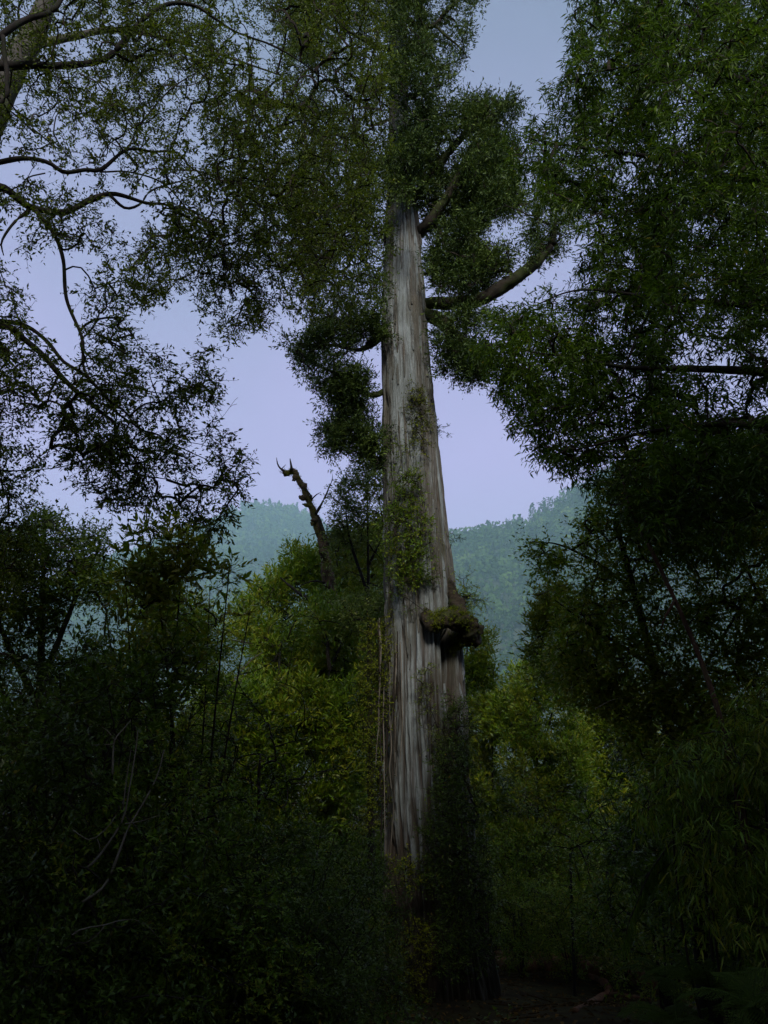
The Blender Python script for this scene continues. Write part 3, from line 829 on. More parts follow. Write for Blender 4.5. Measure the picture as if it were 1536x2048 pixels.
# R1: the great dark crown on the right
YR = 7.4
def yr(L, dy=0.0, k=.0022): return [(x, y, YR + dy + k * max(1536 - x, 0), r) for x, y, r in L]
traced('broad_tree', 'broad dark tree filling the upper right with narrow pointed leaves', 'tree',
       [[(1990, 2700, 7, .30), (1960, 1700, 7, .27), (1920, 900, 7.1, .24), (1880, 300, 7.2, .20), (1830, -100, 7.3, .15), (1800, -420, 7.5, .08)],
        yr([(1900, 520, .10), (1700, 425, .07), (1536, 365, .05), (1440, 350, .04), (1330, 318, .03), (1200, 300, .02), (1090, 285, .008)]),
        yr([(1900, 860, .10), (1700, 770, .07), (1536, 745, .05), (1400, 738, .04), (1260, 735, .025), (1180, 722, .016), (1040, 700, .007)]),
        yr([(1890, 740, .08), (1700, 650, .06), (1500, 612, .04), (1330, 598, .025), (1160, 580, .012), (1050, 620, .006)]),
        yr([(1880, 360, .08), (1650, 230, .06), (1450, 150, .04), (1300, 130, .02), (1160, 150, .008)]),
        yr([(1850, 60, .08), (1600, -40, .05), (1400, -60, .03), (1220, -40, .012)]),
        yr([(1920, 1020, .08), (1700, 900, .05), (1500, 850, .035), (1320, 860, .02), (1150, 900, .008)], -.4),
        yr([(1330, 598, .016), (1290, 640, .014), (1220, 790, .012), (1120, 880, .006)], -.2),
        yr([(1440, 350, .02), (1360, 400, .016), (1260, 420, .012), (1130, 470, .006)], .2),
        yr([(1920, 1200, .07), (1750, 1080, .05), (1560, 1020, .035), (1400, 1000, .02), (1220, 1010, .008)], -.3)],
       [([(1165, -120), (1150, 60), (1145, 130), (1105, 170), (1100, 215), (1120, 250), (1060, 250), (1000, 280), (1015, 330), (1085, 385), (1160, 430), (1165, 490), (1120, 560), (1080, 590), (985, 640), (960, 700), (975, 735), (1035, 850), (1080, 910), (1140, 935), (1185, 985), (1340, 1040), (1340, -120)], 1750, 7.8, 9.8, 1.3, .36),
        ([(1300, -120), (1640, -120), (1640, 1150), (1300, 1080)], 1400, 6.2, 8.8, 1.2, .34),
        ([(1250, 0), (1650, 0), (1650, 660), (1300, 640)], 600, 9.2, 11, 1.2, .3),
        ([(1390, -120), (1700, -120), (1700, 660), (1430, 640)], 480, 8.8, 10.4, 1.2, .25),
        ([(1300, 850), (1700, 830), (1700, 1150), (1300, 1100)], 450, 8.6, 10.4, 1.2, .3)],
       'lance', M_leafR, M_bark, .004, 1.0, Tw=False)

# R2: the lower right tree with small glossy leaves
traced('small_leaved_tree', 'dark small-leaved tree on the right beside the hill gap', 'tree',
       [up(1420, 9.2, 1040, .10, .03, 1230, 30),
        [(1330, 1350, 9.2, .03), (1240, 1290, 9, .02), (1150, 1230, 8.8, .012), (1110, 1200, 8.8, .006)],
        [(1290, 1200, 9.2, .03), (1200, 1130, 9, .02), (1120, 1090, 8.8, .01), (1070, 1085, 8.7, .005)],
        [(1350, 1420, 9.2, .03), (1430, 1300, 9, .02), (1500, 1180, 8.8, .01)]],
       [([(1170, 1000), (1250, 1010), (1400, 1030), (1620, 1050), (1620, 1560), (1420, 1600), (1300, 1560), (1200, 1420), (1150, 1340), (1160, 1250), (1140, 1200), (1165, 1150)], 1300, 8, 10.4, 1.4, .34),
        ([(1120, 1200), (1200, 1180), (1230, 1420), (1150, 1420), (1110, 1330)], 150, 8.6, 10.4, 1.4, .34),
        ([(1060, 1085), (1085, 1070), (1135, 1110), (1130, 1150), (1075, 1140), (1060, 1110)], 26, 8.5, 9, 1.5, .1)],
       'bush', M_tuft, M_bark, .004, .95, .55, Tw=False)

# the thin reddish stem leaning through it
traced('slender_tree', 'slender reddish-brown stem leaning left through the right-hand foliage', 'tree',
       [[(1560, 2150, 6.6, .03), (1500, 1720, 6.6, .027), (1448, 1466, 6.7, .024), (1405, 1330, 6.8, .022), (1350, 1200, 6.9, .019), (1300, 1095, 7, .016), (1265, 1030, 7.1, .012), (1245, 960, 7.2, .008)],
        [(1350, 1200, 6.9, .014), (1330, 1235, 6.8, .012), (1322, 1260, 6.8, .006)]],
       [([(1230, 900), (1330, 920), (1340, 1050), (1240, 1060)], 60, 6.8, 7.6, 1.5, .2)],
       'bush', M_dark, M_red, .0035, .8, .55)

# ---- middle ground
traced('evergreen_tree', 'green evergreen tree with upright tufts around the dead snag', 'tree',
       [up(690, 24.5, 1060, .17, .03, 690), [(690, 1400, 24.5, .06), (600, 1280, 24, .04), (520, 1190, 23.8, .015)], [(690, 1300, 24.5, .05), (640, 1180, 24, .03), (600, 1110, 23.8, .012)], [(690, 1260, 24.5, .05), (740, 1160, 24, .02)]],
       [([(600, 1095), (640, 1110), (700, 1070), (780, 1060), (790, 1480), (560, 1520), (500, 1340), (470, 1230), (530, 1175), (560, 1150)], 1300, 22.6, 26, .75, .40)],
       'tuft', M_tuft, M_bark, .008, 1.9, .55, sides=8)
traced('lichen_shrub', 'sparse grey-green tree with lichen leaning against the trunk, right of the snag', 'tree',
       [up(745, 18.2, 1000, .11, .02, 735), [(740, 1200, 18.2, .04), (700, 1080, 18, .03), (690, 1000, 17.9, .012)], [(738, 1130, 18.2, .03), (765, 1060, 18, .02), (750, 960, 17.9, .01)]],
       [([(665, 990), (700, 945), (775, 940), (790, 1250), (680, 1250), (660, 1100)], 260, 17.3, 18.8, .9, .42)],
       'bush', M_grey, M_bark, .007, 1.35, .5, sides=8)
traced('yellow_green_shrub', 'yellow-green bushy tree in front of the evergreen, left of the trunk', 'tree',
       [up(540, 19.5, 1290, .10, .03, 560), [(545, 1600, 19.5, .04), (470, 1450, 19.2, .03), (430, 1330, 19, .012)], [(550, 1560, 19.5, .04), (640, 1430, 19.2, .02), (660, 1340, 19, .012)]],
       [([(425, 1310), (470, 1230), (540, 1240), (600, 1215), (690, 1205), (735, 1260), (740, 1390), (740, 1560), (640, 1700), (480, 1680), (380, 1560), (390, 1420)], 1000, 18, 21, .8, .40)],
       'tuft', M_fresh, M_bark, .007, 1.6, .5, sides=8)
traced('laurel_shrub', 'tall shrub with large pointed leaves rising left in front of the far hill', 'shrub',
       [up(330, 9, 1010, .035, .006, 290, 40), up(360, 9.1, 1060, .03, .005, 370, -25), up(390, 9.2, 1130, .03, .005, 460, -10), up(310, 9, 1150, .025, .005, 250), up(400, 9, 1220, .025, .005, 500, -20), up(350, 9.3, 1180, .02, .004, 420, 10)],
       [([(262, 1085), (285, 1000), (310, 1020), (330, 1070), (360, 1040), (400, 1060), (420, 1130), (470, 1150), (500, 1230), (440, 1260), (420, 1330), (330, 1420), (250, 1400), (220, 1250), (230, 1140)], 240, 8.3, 9.8, 1.6, .42)],
       'laurel', M_fresh, M_twig, .004, .95, .6, mid=False)
traced('dark_tree', 'dark rounded tree on the left edge at the far hill level', 'tree',
       [up(60, 11, 1020, .12, .02, 90), [(70, 1400, 11, .05), (150, 1200, 10.8, .03), (200, 1090, 10.7, .01)], [(70, 1400, 11, .05), (0, 1250, 10.8, .03), (-40, 1100, 10.7, .01)]],
       [([(-120, 1080), (40, 1060), (90, 1020), (130, 1060), (190, 1060), (215, 1130), (220, 1300), (260, 1480), (160, 1560), (-120, 1560)], 1250, 9.8, 12, 1.2, .36)],
       'bush', M_dark, M_bark, .005, 1.05, .5)
traced('olive_thicket', 'olive-leaved bushy tree behind the large-leaved shrub on the left', 'tree',
       [up(300, 13.2, 1160, .09, .02, 300), [(300, 1500, 13.2, .04), (230, 1330, 13, .02), (210, 1200, 13, .01)], [(300, 1500, 13.2, .04), (390, 1350, 13, .02), (450, 1270, 13, .008)]],
       [([(200, 1160), (290, 1120), (350, 1180), (430, 1230), (450, 1350), (440, 1560), (220, 1580), (190, 1350)], 800, 12, 14.5, 1.1, .38)],
       'bush', M_fresh, M_bark, .005, 1.2, .5)
traced('lit_shrub', 'bright yellow-green shrub just right of the trunk below the hill', 'shrub',
       [up(985, 26, 1400, .06, .015, 985), up(1000, 26, 1440, .05, .01, 950)],
       [([(930, 1400), (980, 1385), (1030, 1400), (1060, 1480), (1060, 1680), (930, 1700), (925, 1500)], 420, 24.6, 27.4, .75, .38)],
       'tuft', M_gold, M_bark, .006, 1.9, .55, sides=8)
traced('plume_tree', 'feathery upright tree with dark plumes before the right hillside', 'tree',
       [up(1090, 23.5, 1310, .08, .01, 1065), [(1085, 1500, 23.5, .03), (1110, 1400, 23.3, .02), (1120, 1330, 23.3, .008)], [(1085, 1560, 23.5, .03), (1040, 1450, 23.3, .02), (1030, 1370, 23.3, .008)]],
       [([(1050, 1310), (1070, 1300), (1100, 1340), (1140, 1340), (1160, 1420), (1170, 1700), (1030, 1700), (1020, 1480), (1030, 1360)], 420, 22.4, 24.8, .8, .40)],
       'tuft', M_tuft, M_bark, .006, 1.6, .5, sides=8)
traced('broom_shrub', 'yellow-green shrub glowing between the plume tree and the right-hand dark tree', 'shrub',
       [up(1210, 27, 1370, .06, .012, 1200), up(1240, 27, 1420, .05, .01, 1270)],
       [([(1130, 1360), (1200, 1340), (1280, 1400), (1330, 1500), (1320, 1720), (1140, 1720), (1140, 1480)], 520, 25.4, 28.4, .75, .38)],
       'tuft', M_gold, M_bark, .006, 1.9, .6, sides=8)
traced('golden_sapling', 'golden-tipped sapling at the left edge of the right-hand dark tree', 'tree',
       [up(1330, 12, 1190, .014, .005, 1115, 70), [(1135, 1330, 12, .015), (1090, 1290, 11.8, .01), (1068, 1240, 11.7, .005)]],
       [([(1095, 1185), (1130, 1180), (1150, 1260), (1150, 1370), (1090, 1350), (1065, 1300), (1062, 1240)], 110, 11.4, 12.4, 1.3, .3)],
       'tuft', M_gold, M_bark, .005, .95, .55)
traced('layered_conifer', 'small layered conifer showing right of the burl behind the trunk', 'tree',
       [up(925, 17.6, 1240, .06, .012, 935), [(930, 1345, 17.6, .02), (960, 1340, 17.4, .014), (990, 1335, 17.3, .006)], [(932, 1290, 17.6, .018), (960, 1282, 17.4, .012), (982, 1275, 17.3, .005)]],
       [([(930, 1320), (970, 1318), (996, 1335), (990, 1360), (955, 1385), (925, 1385)], 70, 17, 17.9, 1., .2),
        ([(925, 1275), (965, 1265), (988, 1275), (975, 1295), (930, 1300)], 30, 17, 17.9, 1., .2)],
       'tuft', M_tuft, M_twig, .006, 1.1, .45)

# ------------------------------------------------------------------ plants that sit on the trunk
def epiphyte(label, py, ang, region, n, sty, leafm, size, stem=.02, Yr_=(15.0, 15.5), out=.0, tint=.5, name='epiphyte_shrub', twigm=None):
    b0 = trunk_pt(py, ang, -.04)
    root = thing(name, label, 'shrub', b0, 'plants growing on the giant trunk')
    att = sample_region(region, n, Yr_[0], Yr_[1], 1.5, .3)
    cen = att.mean(0)
    b = Buf(); c = rough_tube(b, [b0, b0 * .6 + cen * .4 + np.array([0, -.05, 0]), cen], [stem, stem * .8, stem * .4], 8, .05, .1)
    mk('stem', b.mesh('stem', b0), twigm or M_twig, root)
    tb, lb = Buf(), Buf()
    c, D = grow(tb, c, att, .004, 4, .16, .44, stem)
    sprays(lb, tb, c[:, -1], D, sty, tint, size)
    mk('twigs', tb.mesh('twigs', b0), twigm or M_twig, root)
    tag(mk('foliage', lb.mesh('foliage', b0), leafm, root), kind='stuff')


epiphyte('large leafy shrub growing out of the middle of the giant trunk', 1090, -.1, [(770, 1010), (800, 985), (845, 1000), (855, 1060), (850, 1150), (800, 1180), (775, 1140), (765, 1060)], 190, 'bush', M_tuft, 1.0, .035, (14.9, 15.5))
epiphyte('small leafy tuft on the trunk just above the large epiphyte', 985, .05, [(790, 950), (835, 930), (845, 965), (830, 1000), (795, 990)], 40, 'bush', M_fresh, .95, .02, (14.95, 15.4))
epiphyte('little bright tuft on the silver bark high on the trunk', 905, -.2, [(795, 895), (815, 885), (822, 905), (798, 912)], 10, 'bush', M_fresh, .8, .012, (15.1, 15.4))
epiphyte('mossy leaf patch creeping up the trunk right of the bare silver wood', 860, .2, [(815, 770), (845, 780), (860, 840), (850, 900), (825, 880), (812, 820)], 60, 'tiny', M_moss, .95, .012, (15.2, 15.4))
epiphyte('thin sprig sticking out of the right edge of the upper trunk', 860, 1.4, [(868, 840), (885, 850), (896, 858), (880, 870), (890, 905), (875, 895)], 9, 'tiny', M_dark, .8, .008, (15.8, 16.0))
epiphyte('leafy sprig on the right of the trunk above the burl', 1190, 1.2, [(905, 1170), (930, 1150), (925, 1190), (960, 1180), (968, 1200), (935, 1220), (910, 1210)], 34, 'bush', M_tuft, .95, .014, (15.3, 15.8))
epiphyte('slight twig with few leaves right of the trunk at ridge height', 1110, 1.4, [(898, 1065), (915, 1070), (912, 1085), (900, 1090)], 5, 'tiny', M_dark, .8, .006, (15.8, 16.0))
epiphyte('dark leafy fringe under the large epiphyte', 1175, .1, [(790, 1150), (880, 1150), (900, 1190), (840, 1215), (790, 1200)], 60, 'bush', M_dark, .8, .015, (15.0, 15.3))
epiphyte('lichen-flecked creeper down the front of the lower trunk', 1460, .25, [(835, 1310), (860, 1330), (870, 1440), (900, 1470), (870, 1500), (845, 1420)], 46, 'tiny', M_grey, .8, .008, (14.85, 15.05), tint=.6)
epiphyte('leafy creeper on the lower right of the trunk below the burl', 1560, .9, [(885, 1380), (940, 1400), (945, 1560), (900, 1620), (870, 1560), (895, 1480)], 110, 'bush', M_dark, .85, .012, (14.7, 15.3), tint=.55)
epiphyte('dark shrubby growth hiding the right foot of the trunk', 1760, .7, [(880, 1490), (935, 1480), (955, 1600), (985, 1750), (1000, 1900), (880, 1950), (850, 1800), (855, 1640)], 520, 'bush', M_dark, .95, .03, (14.0, 15.0), tint=.5)
epiphyte('reddish dead-leaved growth over the foot of the trunk', 1850, -.2, [(770, 1720), (850, 1700), (860, 1900), (830, 2040), (760, 2040)], 120, 'tiny', M_moss, 1.1, .015, (14.2, 14.7), tint=.75)

# the vine curtain on the left of the trunk
vb = trunk_pt(1330, -1.2, 0)
vine = thing('climbing_vine', 'curtain of vine and hanging stems down the left side of the trunk', 'vine', vb)
for i in range(16):
    x = rng.uniform(752, 800); y0 = rng.uniform(1230, 1420); y1 = y0 + rng.uniform(180, 380)
    ys = np.linspace(y0, y1, 7)
    P = at(x + np.cumsum(rng.normal(size=7) * 2.5), ys, 15.15 + rng.uniform(-.12, .15))
    b = Buf(); rough_tube(b, P, [.012, .008], 6, .08, .1)
    mk('stem', b.mesh('stem', vb), M_pale if i % 2 else M_twig, vine)
att = sample_region([(735, 1240), (778, 1230), (782, 1420), (770, 1640), (735, 1660), (725, 1480), (710, 1360)], 300, 14.9, 15.9, 1.3, .35)
tb, lb = Buf(), Buf()
nd = at(np.full(40, 770.), np.linspace(1240, 1650, 40), 15.3)
c, D = grow(tb, nd, att, .004)
sprays(lb, tb, c[:, -1], D, 'tiny', .55, 1.05)
mk('twigs', tb.mesh('twigs', vb), M_twig, vine)
tag(mk('foliage', lb.mesh('foliage', vb), M_moss, vine), kind='stuff')

# ------------------------------------------------------------------ the dead snag
YS = 21.6
sb = at(690, 1700, YS)
sx = sb[0]; sb = np.array([sx, YS, float(ground_z(sx, YS)) - .05])
snag = thing('dead_snag', 'mossy dead snag with forked spikes against the sky', 'dead tree', sb)
b = Buf(); rough_tube(b, [sb, at(680, 1400, YS), at(668, 1230, YS), at(657, 1150, YS), at(648, 1103, YS), at(637, 1062, YS), at(625, 1022, YS), at(612, 988, YS), at(601, 964, YS), at(590, 948, YS)],
                      [.25, .20, .17, .16, .11, .10, .095, .085, .09, .07], 22, .035, .42, 7., 2)
mk('trunk', b.mesh('trunk', sb, True), M_dead, snag)
mb = Buf()
Pm = spline([at(x, y, YS) for x, y in ((566, 944), (585, 944), (600, 962), (611, 985), (626, 1020), (638, 1060), (650, 1100), (657, 1150), (668, 1230))], 420)
am = rng.uniform(0, 6.283, 420)
Pm = Pm + np.stack([.08 * np.cos(am), .08 * np.sin(am), rng.normal(size=420) * .05], -1)
sprays(mb, None, Pm, np.tile([0, -.2, -.3], (420, 1)), 'tiny', .4, .55)
tag(mk('moss', mb.mesh('moss', sb), M_moss, snag), kind='stuff')
for pts, rad in [
        ([at(596, 950, YS), at(585, 944, YS), at(573, 946, YS), at(566, 944, YS - .05)], [.07, .10, .09, .06]),
        ([at(613, 992, YS - .04), at(604, 996, YS - .08), at(598, 993, YS - .08)], [.07, .08, .05]),
        ([at(620, 1010, YS - .04), at(611, 1010, YS - .07), at(605, 1008, YS - .07)], [.07, .07, .04]),
        ([at(648, 1105, YS - .15), at(643, 1102, YS - .25), at(640, 1104, YS - .25)], [.12, .13, .08]),
        ([at(623, 1002, YS), at(621, 996, YS), at(622, 990, YS)], [.05, .06, .04]),
        ([at(632, 1040, YS - .1), at(626, 1044, YS - .15), at(624, 1052, YS - .15)], [.05, .07, .04]), ([at(605, 968, YS - .05), at(609, 972, YS - .1), at(612, 980, YS - .1)], [.05, .08, .04]),
        ([at(645, 1075, YS - .1), at(652, 1080, YS - .1), at(655, 1092, YS - .1)], [.05, .08, .05]), ([at(590, 950, YS - .1), at(588, 958, YS - .1), at(584, 962, YS - .1)], [.07, .07, .02])]:
    b = Buf(); rough_tube(b, pts, [q * .8 for q in rad], 18, .02, .7, 9., 4)
    mk('moss_clump', b.mesh('moss_clump', sb, True), M_dead, snag)
for pts, rad in [
        ([(568, 942), (560, 936), (555, 927), (553, 915)], [.04, .03, .02, .006]),
        ([(563, 938), (568, 933), (572, 929)], [.014, .01, .004]),
        ([(583, 940), (582, 930), (580, 917)], [.05, .035, .01]),
        ([(624, 1000), (620, 988), (614, 980), (613, 974)], [.025, .018, .014, .006]),
        ([(624, 998), (632, 990), (637, 987), (642, 984)], [.02, .018, .012, .004]),
        ([(632, 1028), (643, 1008), (652, 990), (658, 975), (666, 958)], [.05, .035, .025, .018, .006]),
        ([(663, 964), (665, 955), (665, 947)], [.01, .008, .003]),
        ([(652, 1080), (645, 1058), (640, 1042), (636, 1030)], [.06, .05, .04, .02]),
        ([(655, 1090), (668, 1062), (680, 1045), (692, 1041)], [.05, .045, .04, .02]),
        ([(640, 1067), (627, 1068), (619, 1072)], [.02, .012, .006]),
        ([(654, 1085), (654, 1060), (654, 1045)], [.03, .02, .006]),
        ([(650, 1165), (630, 1162), (612, 1166), (598, 1174)], [.03, .022, .016, .006]),
        ([(660, 1215), (620, 1200), (590, 1180), (560, 1155)], [.07, .06, .04, .02])]:
    b = Buf(); P = np.array([at(x, y, YS - .1 - .02 * i) for i, (x, y) in enumerate(pts)])
    rough_tube(b, P, rad, 8, .05, .2, 8., 5)
    mk('branch', b.mesh('branch', sb, True), M_bark, snag)

# ------------------------------------------------------------------ undergrowth
def bush_meshes(h, w, n, sty, size, seed, stems=7):
    tb, lb = Buf(), Buf(); nodes = []
    for i in range(stems):
        a = rng.uniform(0, 2 * math.pi); r = w * rng.uniform(.2, .7)
        top = np.array([math.cos(a) * r, math.sin(a) * r, h * rng.uniform(.6, .95)])
        c = rough_tube(tb, [(math.cos(a) * .08, math.sin(a) * .08, -.1), top * np.array([.35, .35, .5]) + rng.normal(size=3) * .08, top], [.018, .012, .005], 5, .12, .1)
        nodes.append(c[2:])
    q = rng.normal(size=(n * 3, 3)); q = unit(q) * rng.random((n * 3, 1)) ** .45
    q = q * np.array([w, w, h * .5]) + np.array([0, 0, h * .56])
    q = q[noise3(q * 1.8, seed) > .36][:n]
    c, D = grow(tb, np.concatenate(nodes), q, .0032)
    sprays(lb, tb, c[:, -1], D, sty, .5, size); sprays(lb, None, c[:, -2], D, sty, .45, size)
    return tb.mesh('stems'), lb.mesh('foliage')


VAR = [(bush_meshes(2.6, 1.25, 230, 'bush', .9, 1), M_dark), (bush_meshes(2.0, 1.1, 190, 'tiny', 1.15, 2), M_tuft),
       (bush_meshes(3.2, 1.1, 200, 'laurel', .62, 3), M_leafR), (bush_meshes(1.5, 1.0, 150, 'bush', .8, 4), M_dark)]
for (s_, l_), lm in VAR:
    s_.materials.append(M_twig); l_.materials.append(lm)


def place_bush(v, px, Y, sc, label, group):
    x = at(px, 1500, Y)[0]
    (s_, l_), lm = VAR[v]
    r = thing('understory_shrub', label, 'shrub', (x, Y, float(ground_z(x, Y)) - .03), group)
    r.rotation_euler = (0, 0, rng.uniform(0, 6.28)); r.scale = (sc, sc, sc * rng.uniform(.9, 1.15))
    mk('stems', s_, None, r); tag(mk('foliage', l_, None, r), kind='stuff')


LL, LG = 'dark leafy shrub crowded into the shaded thicket at lower left', 'shrubs of the lower left thicket'
for v, px, Y, sc in [(0, 40, 7.2, 1.1), (2, 190, 7.8, 1.0), (1, 330, 7.4, 1.1), (0, 480, 8.2, .8), (2, 600, 8.8, .75), (3, 90, 6.4, 1.1), (3, 260, 6.6, 1.1), (1, 430, 6.9, .8), (3, 580, 7.2, .8), (0, 650, 10.2, .8),
                     (0, -40, 9.5, 1.4), (0, 150, 9.8, 1.45), (1, 300, 10.4, 1.4), (0, 450, 10.8, .85), (1, 590, 12, 1.05), (2, 520, 12.5, .8), (0, 665, 13, .95), (1, 180, 12.5, 1.7), (0, 380, 13.5, 1.1), (1, 650, 15.5, 1.2), (1, 725, 19, 1.3), (1, 690, 22, 1.6), (1, 760, 21.5, 1.4), (0, 745, 27, 2.0), (0, 690, 28, 2.0), (3, 655, 8.4, .9), (3, 620, 7.6, .8)]:
    if px > 680 and Y > 18: lab, grp = 'green shrub filling the gap close left of the giant trunk', 'shrubs close left of the trunk'
    elif v == 2: lab, grp = 'pointed-leaved shrub with upright stems in the lower left thicket', 'pointed-leaved thicket shrubs'
    elif Y < 9 and v == 3: lab, grp = 'low dark shrub at the very front of the lower left thicket', 'low shrubs at the front of the left thicket'
    elif Y < 9: lab, grp = LL, LG
    elif px < 250: lab, grp = 'tall dark shrub at the back of the thicket near the left edge', 'tall shrubs near the left edge'
    else: lab, grp = 'leafy shrub at the back of the left thicket before the yellow-green trees', 'shrubs at the back of the left thicket'
    place_bush(v, px, Y, sc, lab, grp)
RL, RG = 'dark leafy shrub in the shaded thicket around the bamboo at lower right', 'shrubs of the lower right thicket'
for v, px, Y, sc in [(1, 1030, 19.5, 1.0), (1, 1120, 19, 1.0), (1, 1220, 18.6, 1.1), (0, 1330, 17, 1.3), (1, 1290, 14, 1.5), (0, 1400, 12, 1.5), (0, 1500, 10.5, 1.4), (2, 1420, 9.5, 1.1), (1, 1560, 8.5, 1.3), (1, 1150, 22, 1.4), (1, 1030, 22, 1.4), (1, 1280, 22.5, 1.6), (1, 990, 24, 1.7), (1, 1080, 25, 1.8), (1, 1180, 25.5, 1.8), (1, 960, 27, 1.9), (0, 1040, 30, 2.2), (0, 1130, 30, 2.2), (0, 1240, 30, 2.2), (0, 930, 31, 2.2), (0, 1000, 33, 2.4)]:
    if Y > 21: lab, grp = 'green shrub far back behind the fallen log, below the lit shrubs', 'shrubs far back right of the trunk'
    elif Y > 16: lab, grp = 'dark shrub just behind the fallen log', 'shrubs just behind the log'
    else: lab, grp = RL, RG
    place_bush(v, px, Y, sc, lab, grp)

# bamboo thicket on the right
traced('bamboo_clump', 'drooping fine-leaved bamboo at the lower right edge', 'bamboo',
       [up(1480, 6.6, 1470, .016, .006, 1400, -20), up(1500, 6.7, 1430, .016, .006, 1470, -10), up(1530, 6.6, 1500, .016, .006, 1540), up(1470, 6.5, 1560, .014, .005, 1340, -30), up(1520, 6.4, 1620, .014, .005, 1420, -30), up(1560, 6.8, 1350, .016, .006, 1520)],
       [([(1400, 1460), (1480, 1400), (1620, 1340), (1620, 1880), (1440, 1860), (1370, 1780), (1330, 1640), (1250, 1600), (1300, 1540)], 330, 5.9, 7.4, 1.6, .36)],
       'bamboo', M_tuft, M_twig, .0025, .82, .5, mid=True, sides=6, rmax=.012)
# long hanging frond of the same kind in front of the dark gap
hb = at(1400, 1600, 6.9)
hang = thing('drooping_branch', 'long drooping mossy branch hanging over the dark gap at lower right', 'branch', hb)
for k_, pts in enumerate([[(1400, 1600), (1345, 1680), (1300, 1745), (1272, 1810), (1256, 1850), (1249, 1888)], [(1330, 1700), (1325, 1740), (1327, 1745)], [(1300, 1745), (1285, 1760), (1282, 1795)], [(1420, 1660), (1385, 1720), (1362, 1770), (1350, 1800)], [(1370, 1715), (1330, 1735), (1300, 1762)]]):
    P = np.array([at(x, y, 6.9 - .03 * i) for i, (x, y) in enumerate(pts)])
    b = Buf(); c = rough_tube(b, P, [.010, .003], 6, .05, .1)
    br = mk('twig', b.mesh('twig', hb), M_twig, hang)
    lb = Buf(); q = np.repeat(c, 16, 0) + rng.normal(size=(len(c) * 16, 3)) * .012
    d = np.tile([0.05, 0, -1.], (len(q), 1)) + rng.normal(size=q.shape) * .2
    leaves(lb, q, d, rng.normal(size=q.shape), rng.uniform(.05, .15, len(q)), np.full(len(q), .006), np.clip(.55 + rng.normal(size=len(q)) * .15, 0, 1))
    tag(mk('foliage', lb.mesh('foliage', hb), M_leafR, br), kind='stuff')

# ferns at lower right
def frond_mesh(L, seed):
    b = Buf(); n = 26
    t = np.linspace(0, 1, n)
    c = np.stack([t * L * .85, 0 * t, L * (.62 * t - .62 * t ** 2.2)], -1)
    tubes(b, c[None], (.006 * (1 - t) + .001)[None], 4, .4)
    p = np.repeat(c[3:], 2, 0); s = np.tile([1., -1.], n - 3)
    tt = np.repeat(t[3:], 2)
    d = np.stack([.35 + 0 * s, s, -.18 + 0 * s], -1) + rng.normal(size=(len(s), 3)) * .06
    ln = L * .24 * np.sin(np.clip(tt * 1.05, 0, 1) * math.pi) ** .7 + .01
    m_ = 7
    for kx in range(m_):          # each pinna cut into leaflets
        f = (kx + .5) / m_
        base_ = p + unit(d) * (ln * f)[:, None]
        for sg in (1, -1):
            dd = unit(d) * .5 + np.stack([0 * s + sg, 0 * s, 0 * s], -1)
            leaves(b, base_, dd, np.tile([0, 0, 1.], (len(p), 1)), ln * .17 * (1.1 - f) + .006, ln * .09 + .003, np.clip(.5 + rng.normal(size=len(p)) * .12, 0, 1))
    return b.mesh('frond')


M_fern = leaf_mat('fern_leaf', [(.012, .018, .005), (.026, .036, .009), (.045, .058, .015), YEL], .7, .3, .15)
FR = [frond_mesh(.45, 1), frond_mesh(.55, 2), frond_mesh(.36, 3)]
for f_ in FR:
    f_.materials.append(M_fern)
fern_spots = [(1420, 1975, 6.4, 'fern overhanging the right end of the fallen log'), (1510, 2020, 5.4, 'fern with arching fronds in the bottom right corner'),
              (1360, 2050, 6.6, 'low fern at the bottom edge right of the fallen log'), (1330, 1960, 8.4, 'small fern beside the fallen log, farthest from the camera')]
for px, py, Y, lab in fern_spots:
    p = at(px, py, Y); g = float(ground_z(p[0], Y))
    r = thing('fern', lab, 'fern', (p[0], Y, g), 'ferns at lower right')
    h = max(p[2] - g, 0.02)
    b = Buf(); rough_tube(b, [(0, 0, -.05), (.02, 0, h * .5), (0, 0, h)], [.05, .045, .035], 8, .06, .25, 9.)
    mk('stem', b.mesh('stem'), M_bark, r)
    for q in range(9):
        o = mk('frond', FR[q % 3], None, r, (0, 0, h))
        o.rotation_euler = (rng.normal() * .15, rng.uniform(-.35, .3), q * 2 * math.pi / 9 + rng.normal() * .2)

# fallen logs
def log(name, label, pts, rad, branches=(), lift=.0):
    P = []
    for (x, y), r in zip(pts, rad):
        g = on_ground(x, y); P.append(g + np.array([0, 0, r * .55 + lift]))
    P = np.array(P); bs = P[0]
    r_ = thing(name, label, 'log', bs, 'fallen wood')
    b = Buf(); rough_tube(b, P, rad, 16, .06, .16, 5., 3)
    mk('log', b.mesh('log', bs, True), M_log, r_)
    for bp, br in branches:
        Q = np.array([on_ground(x, y) + np.array([0, 0, q * .6]) for (x, y), q in zip(bp, br)])
        b = Buf(); rough_tube(b, Q, br, 12, .05, .18, 5., 5)
        mk('branch', b.mesh('branch', bs, True), M_log, r_)


log('fallen_log', 'long reddish fallen log curving across the dark floor right of the trunk', [(985, 1938), (1080, 1940), (1170, 1948), (1250, 1960), (1330, 1980), (1400, 1998)], [.17, .18, .18, .18, .17, .15],
    [([(1180, 1955), (1208, 1970), (1218, 1990), (1195, 2005), (1150, 2026)], [.05, .08, .085, .07, .04]), ([(1218, 1992), (1260, 1998), (1300, 2002)], [.06, .05, .03])])
log('fallen_pole', 'thin straight fallen pole lying behind the reddish log', [(985, 1922), (1090, 1925), (1200, 1936), (1310, 1952)], [.07, .07, .07, .06], lift=.12)

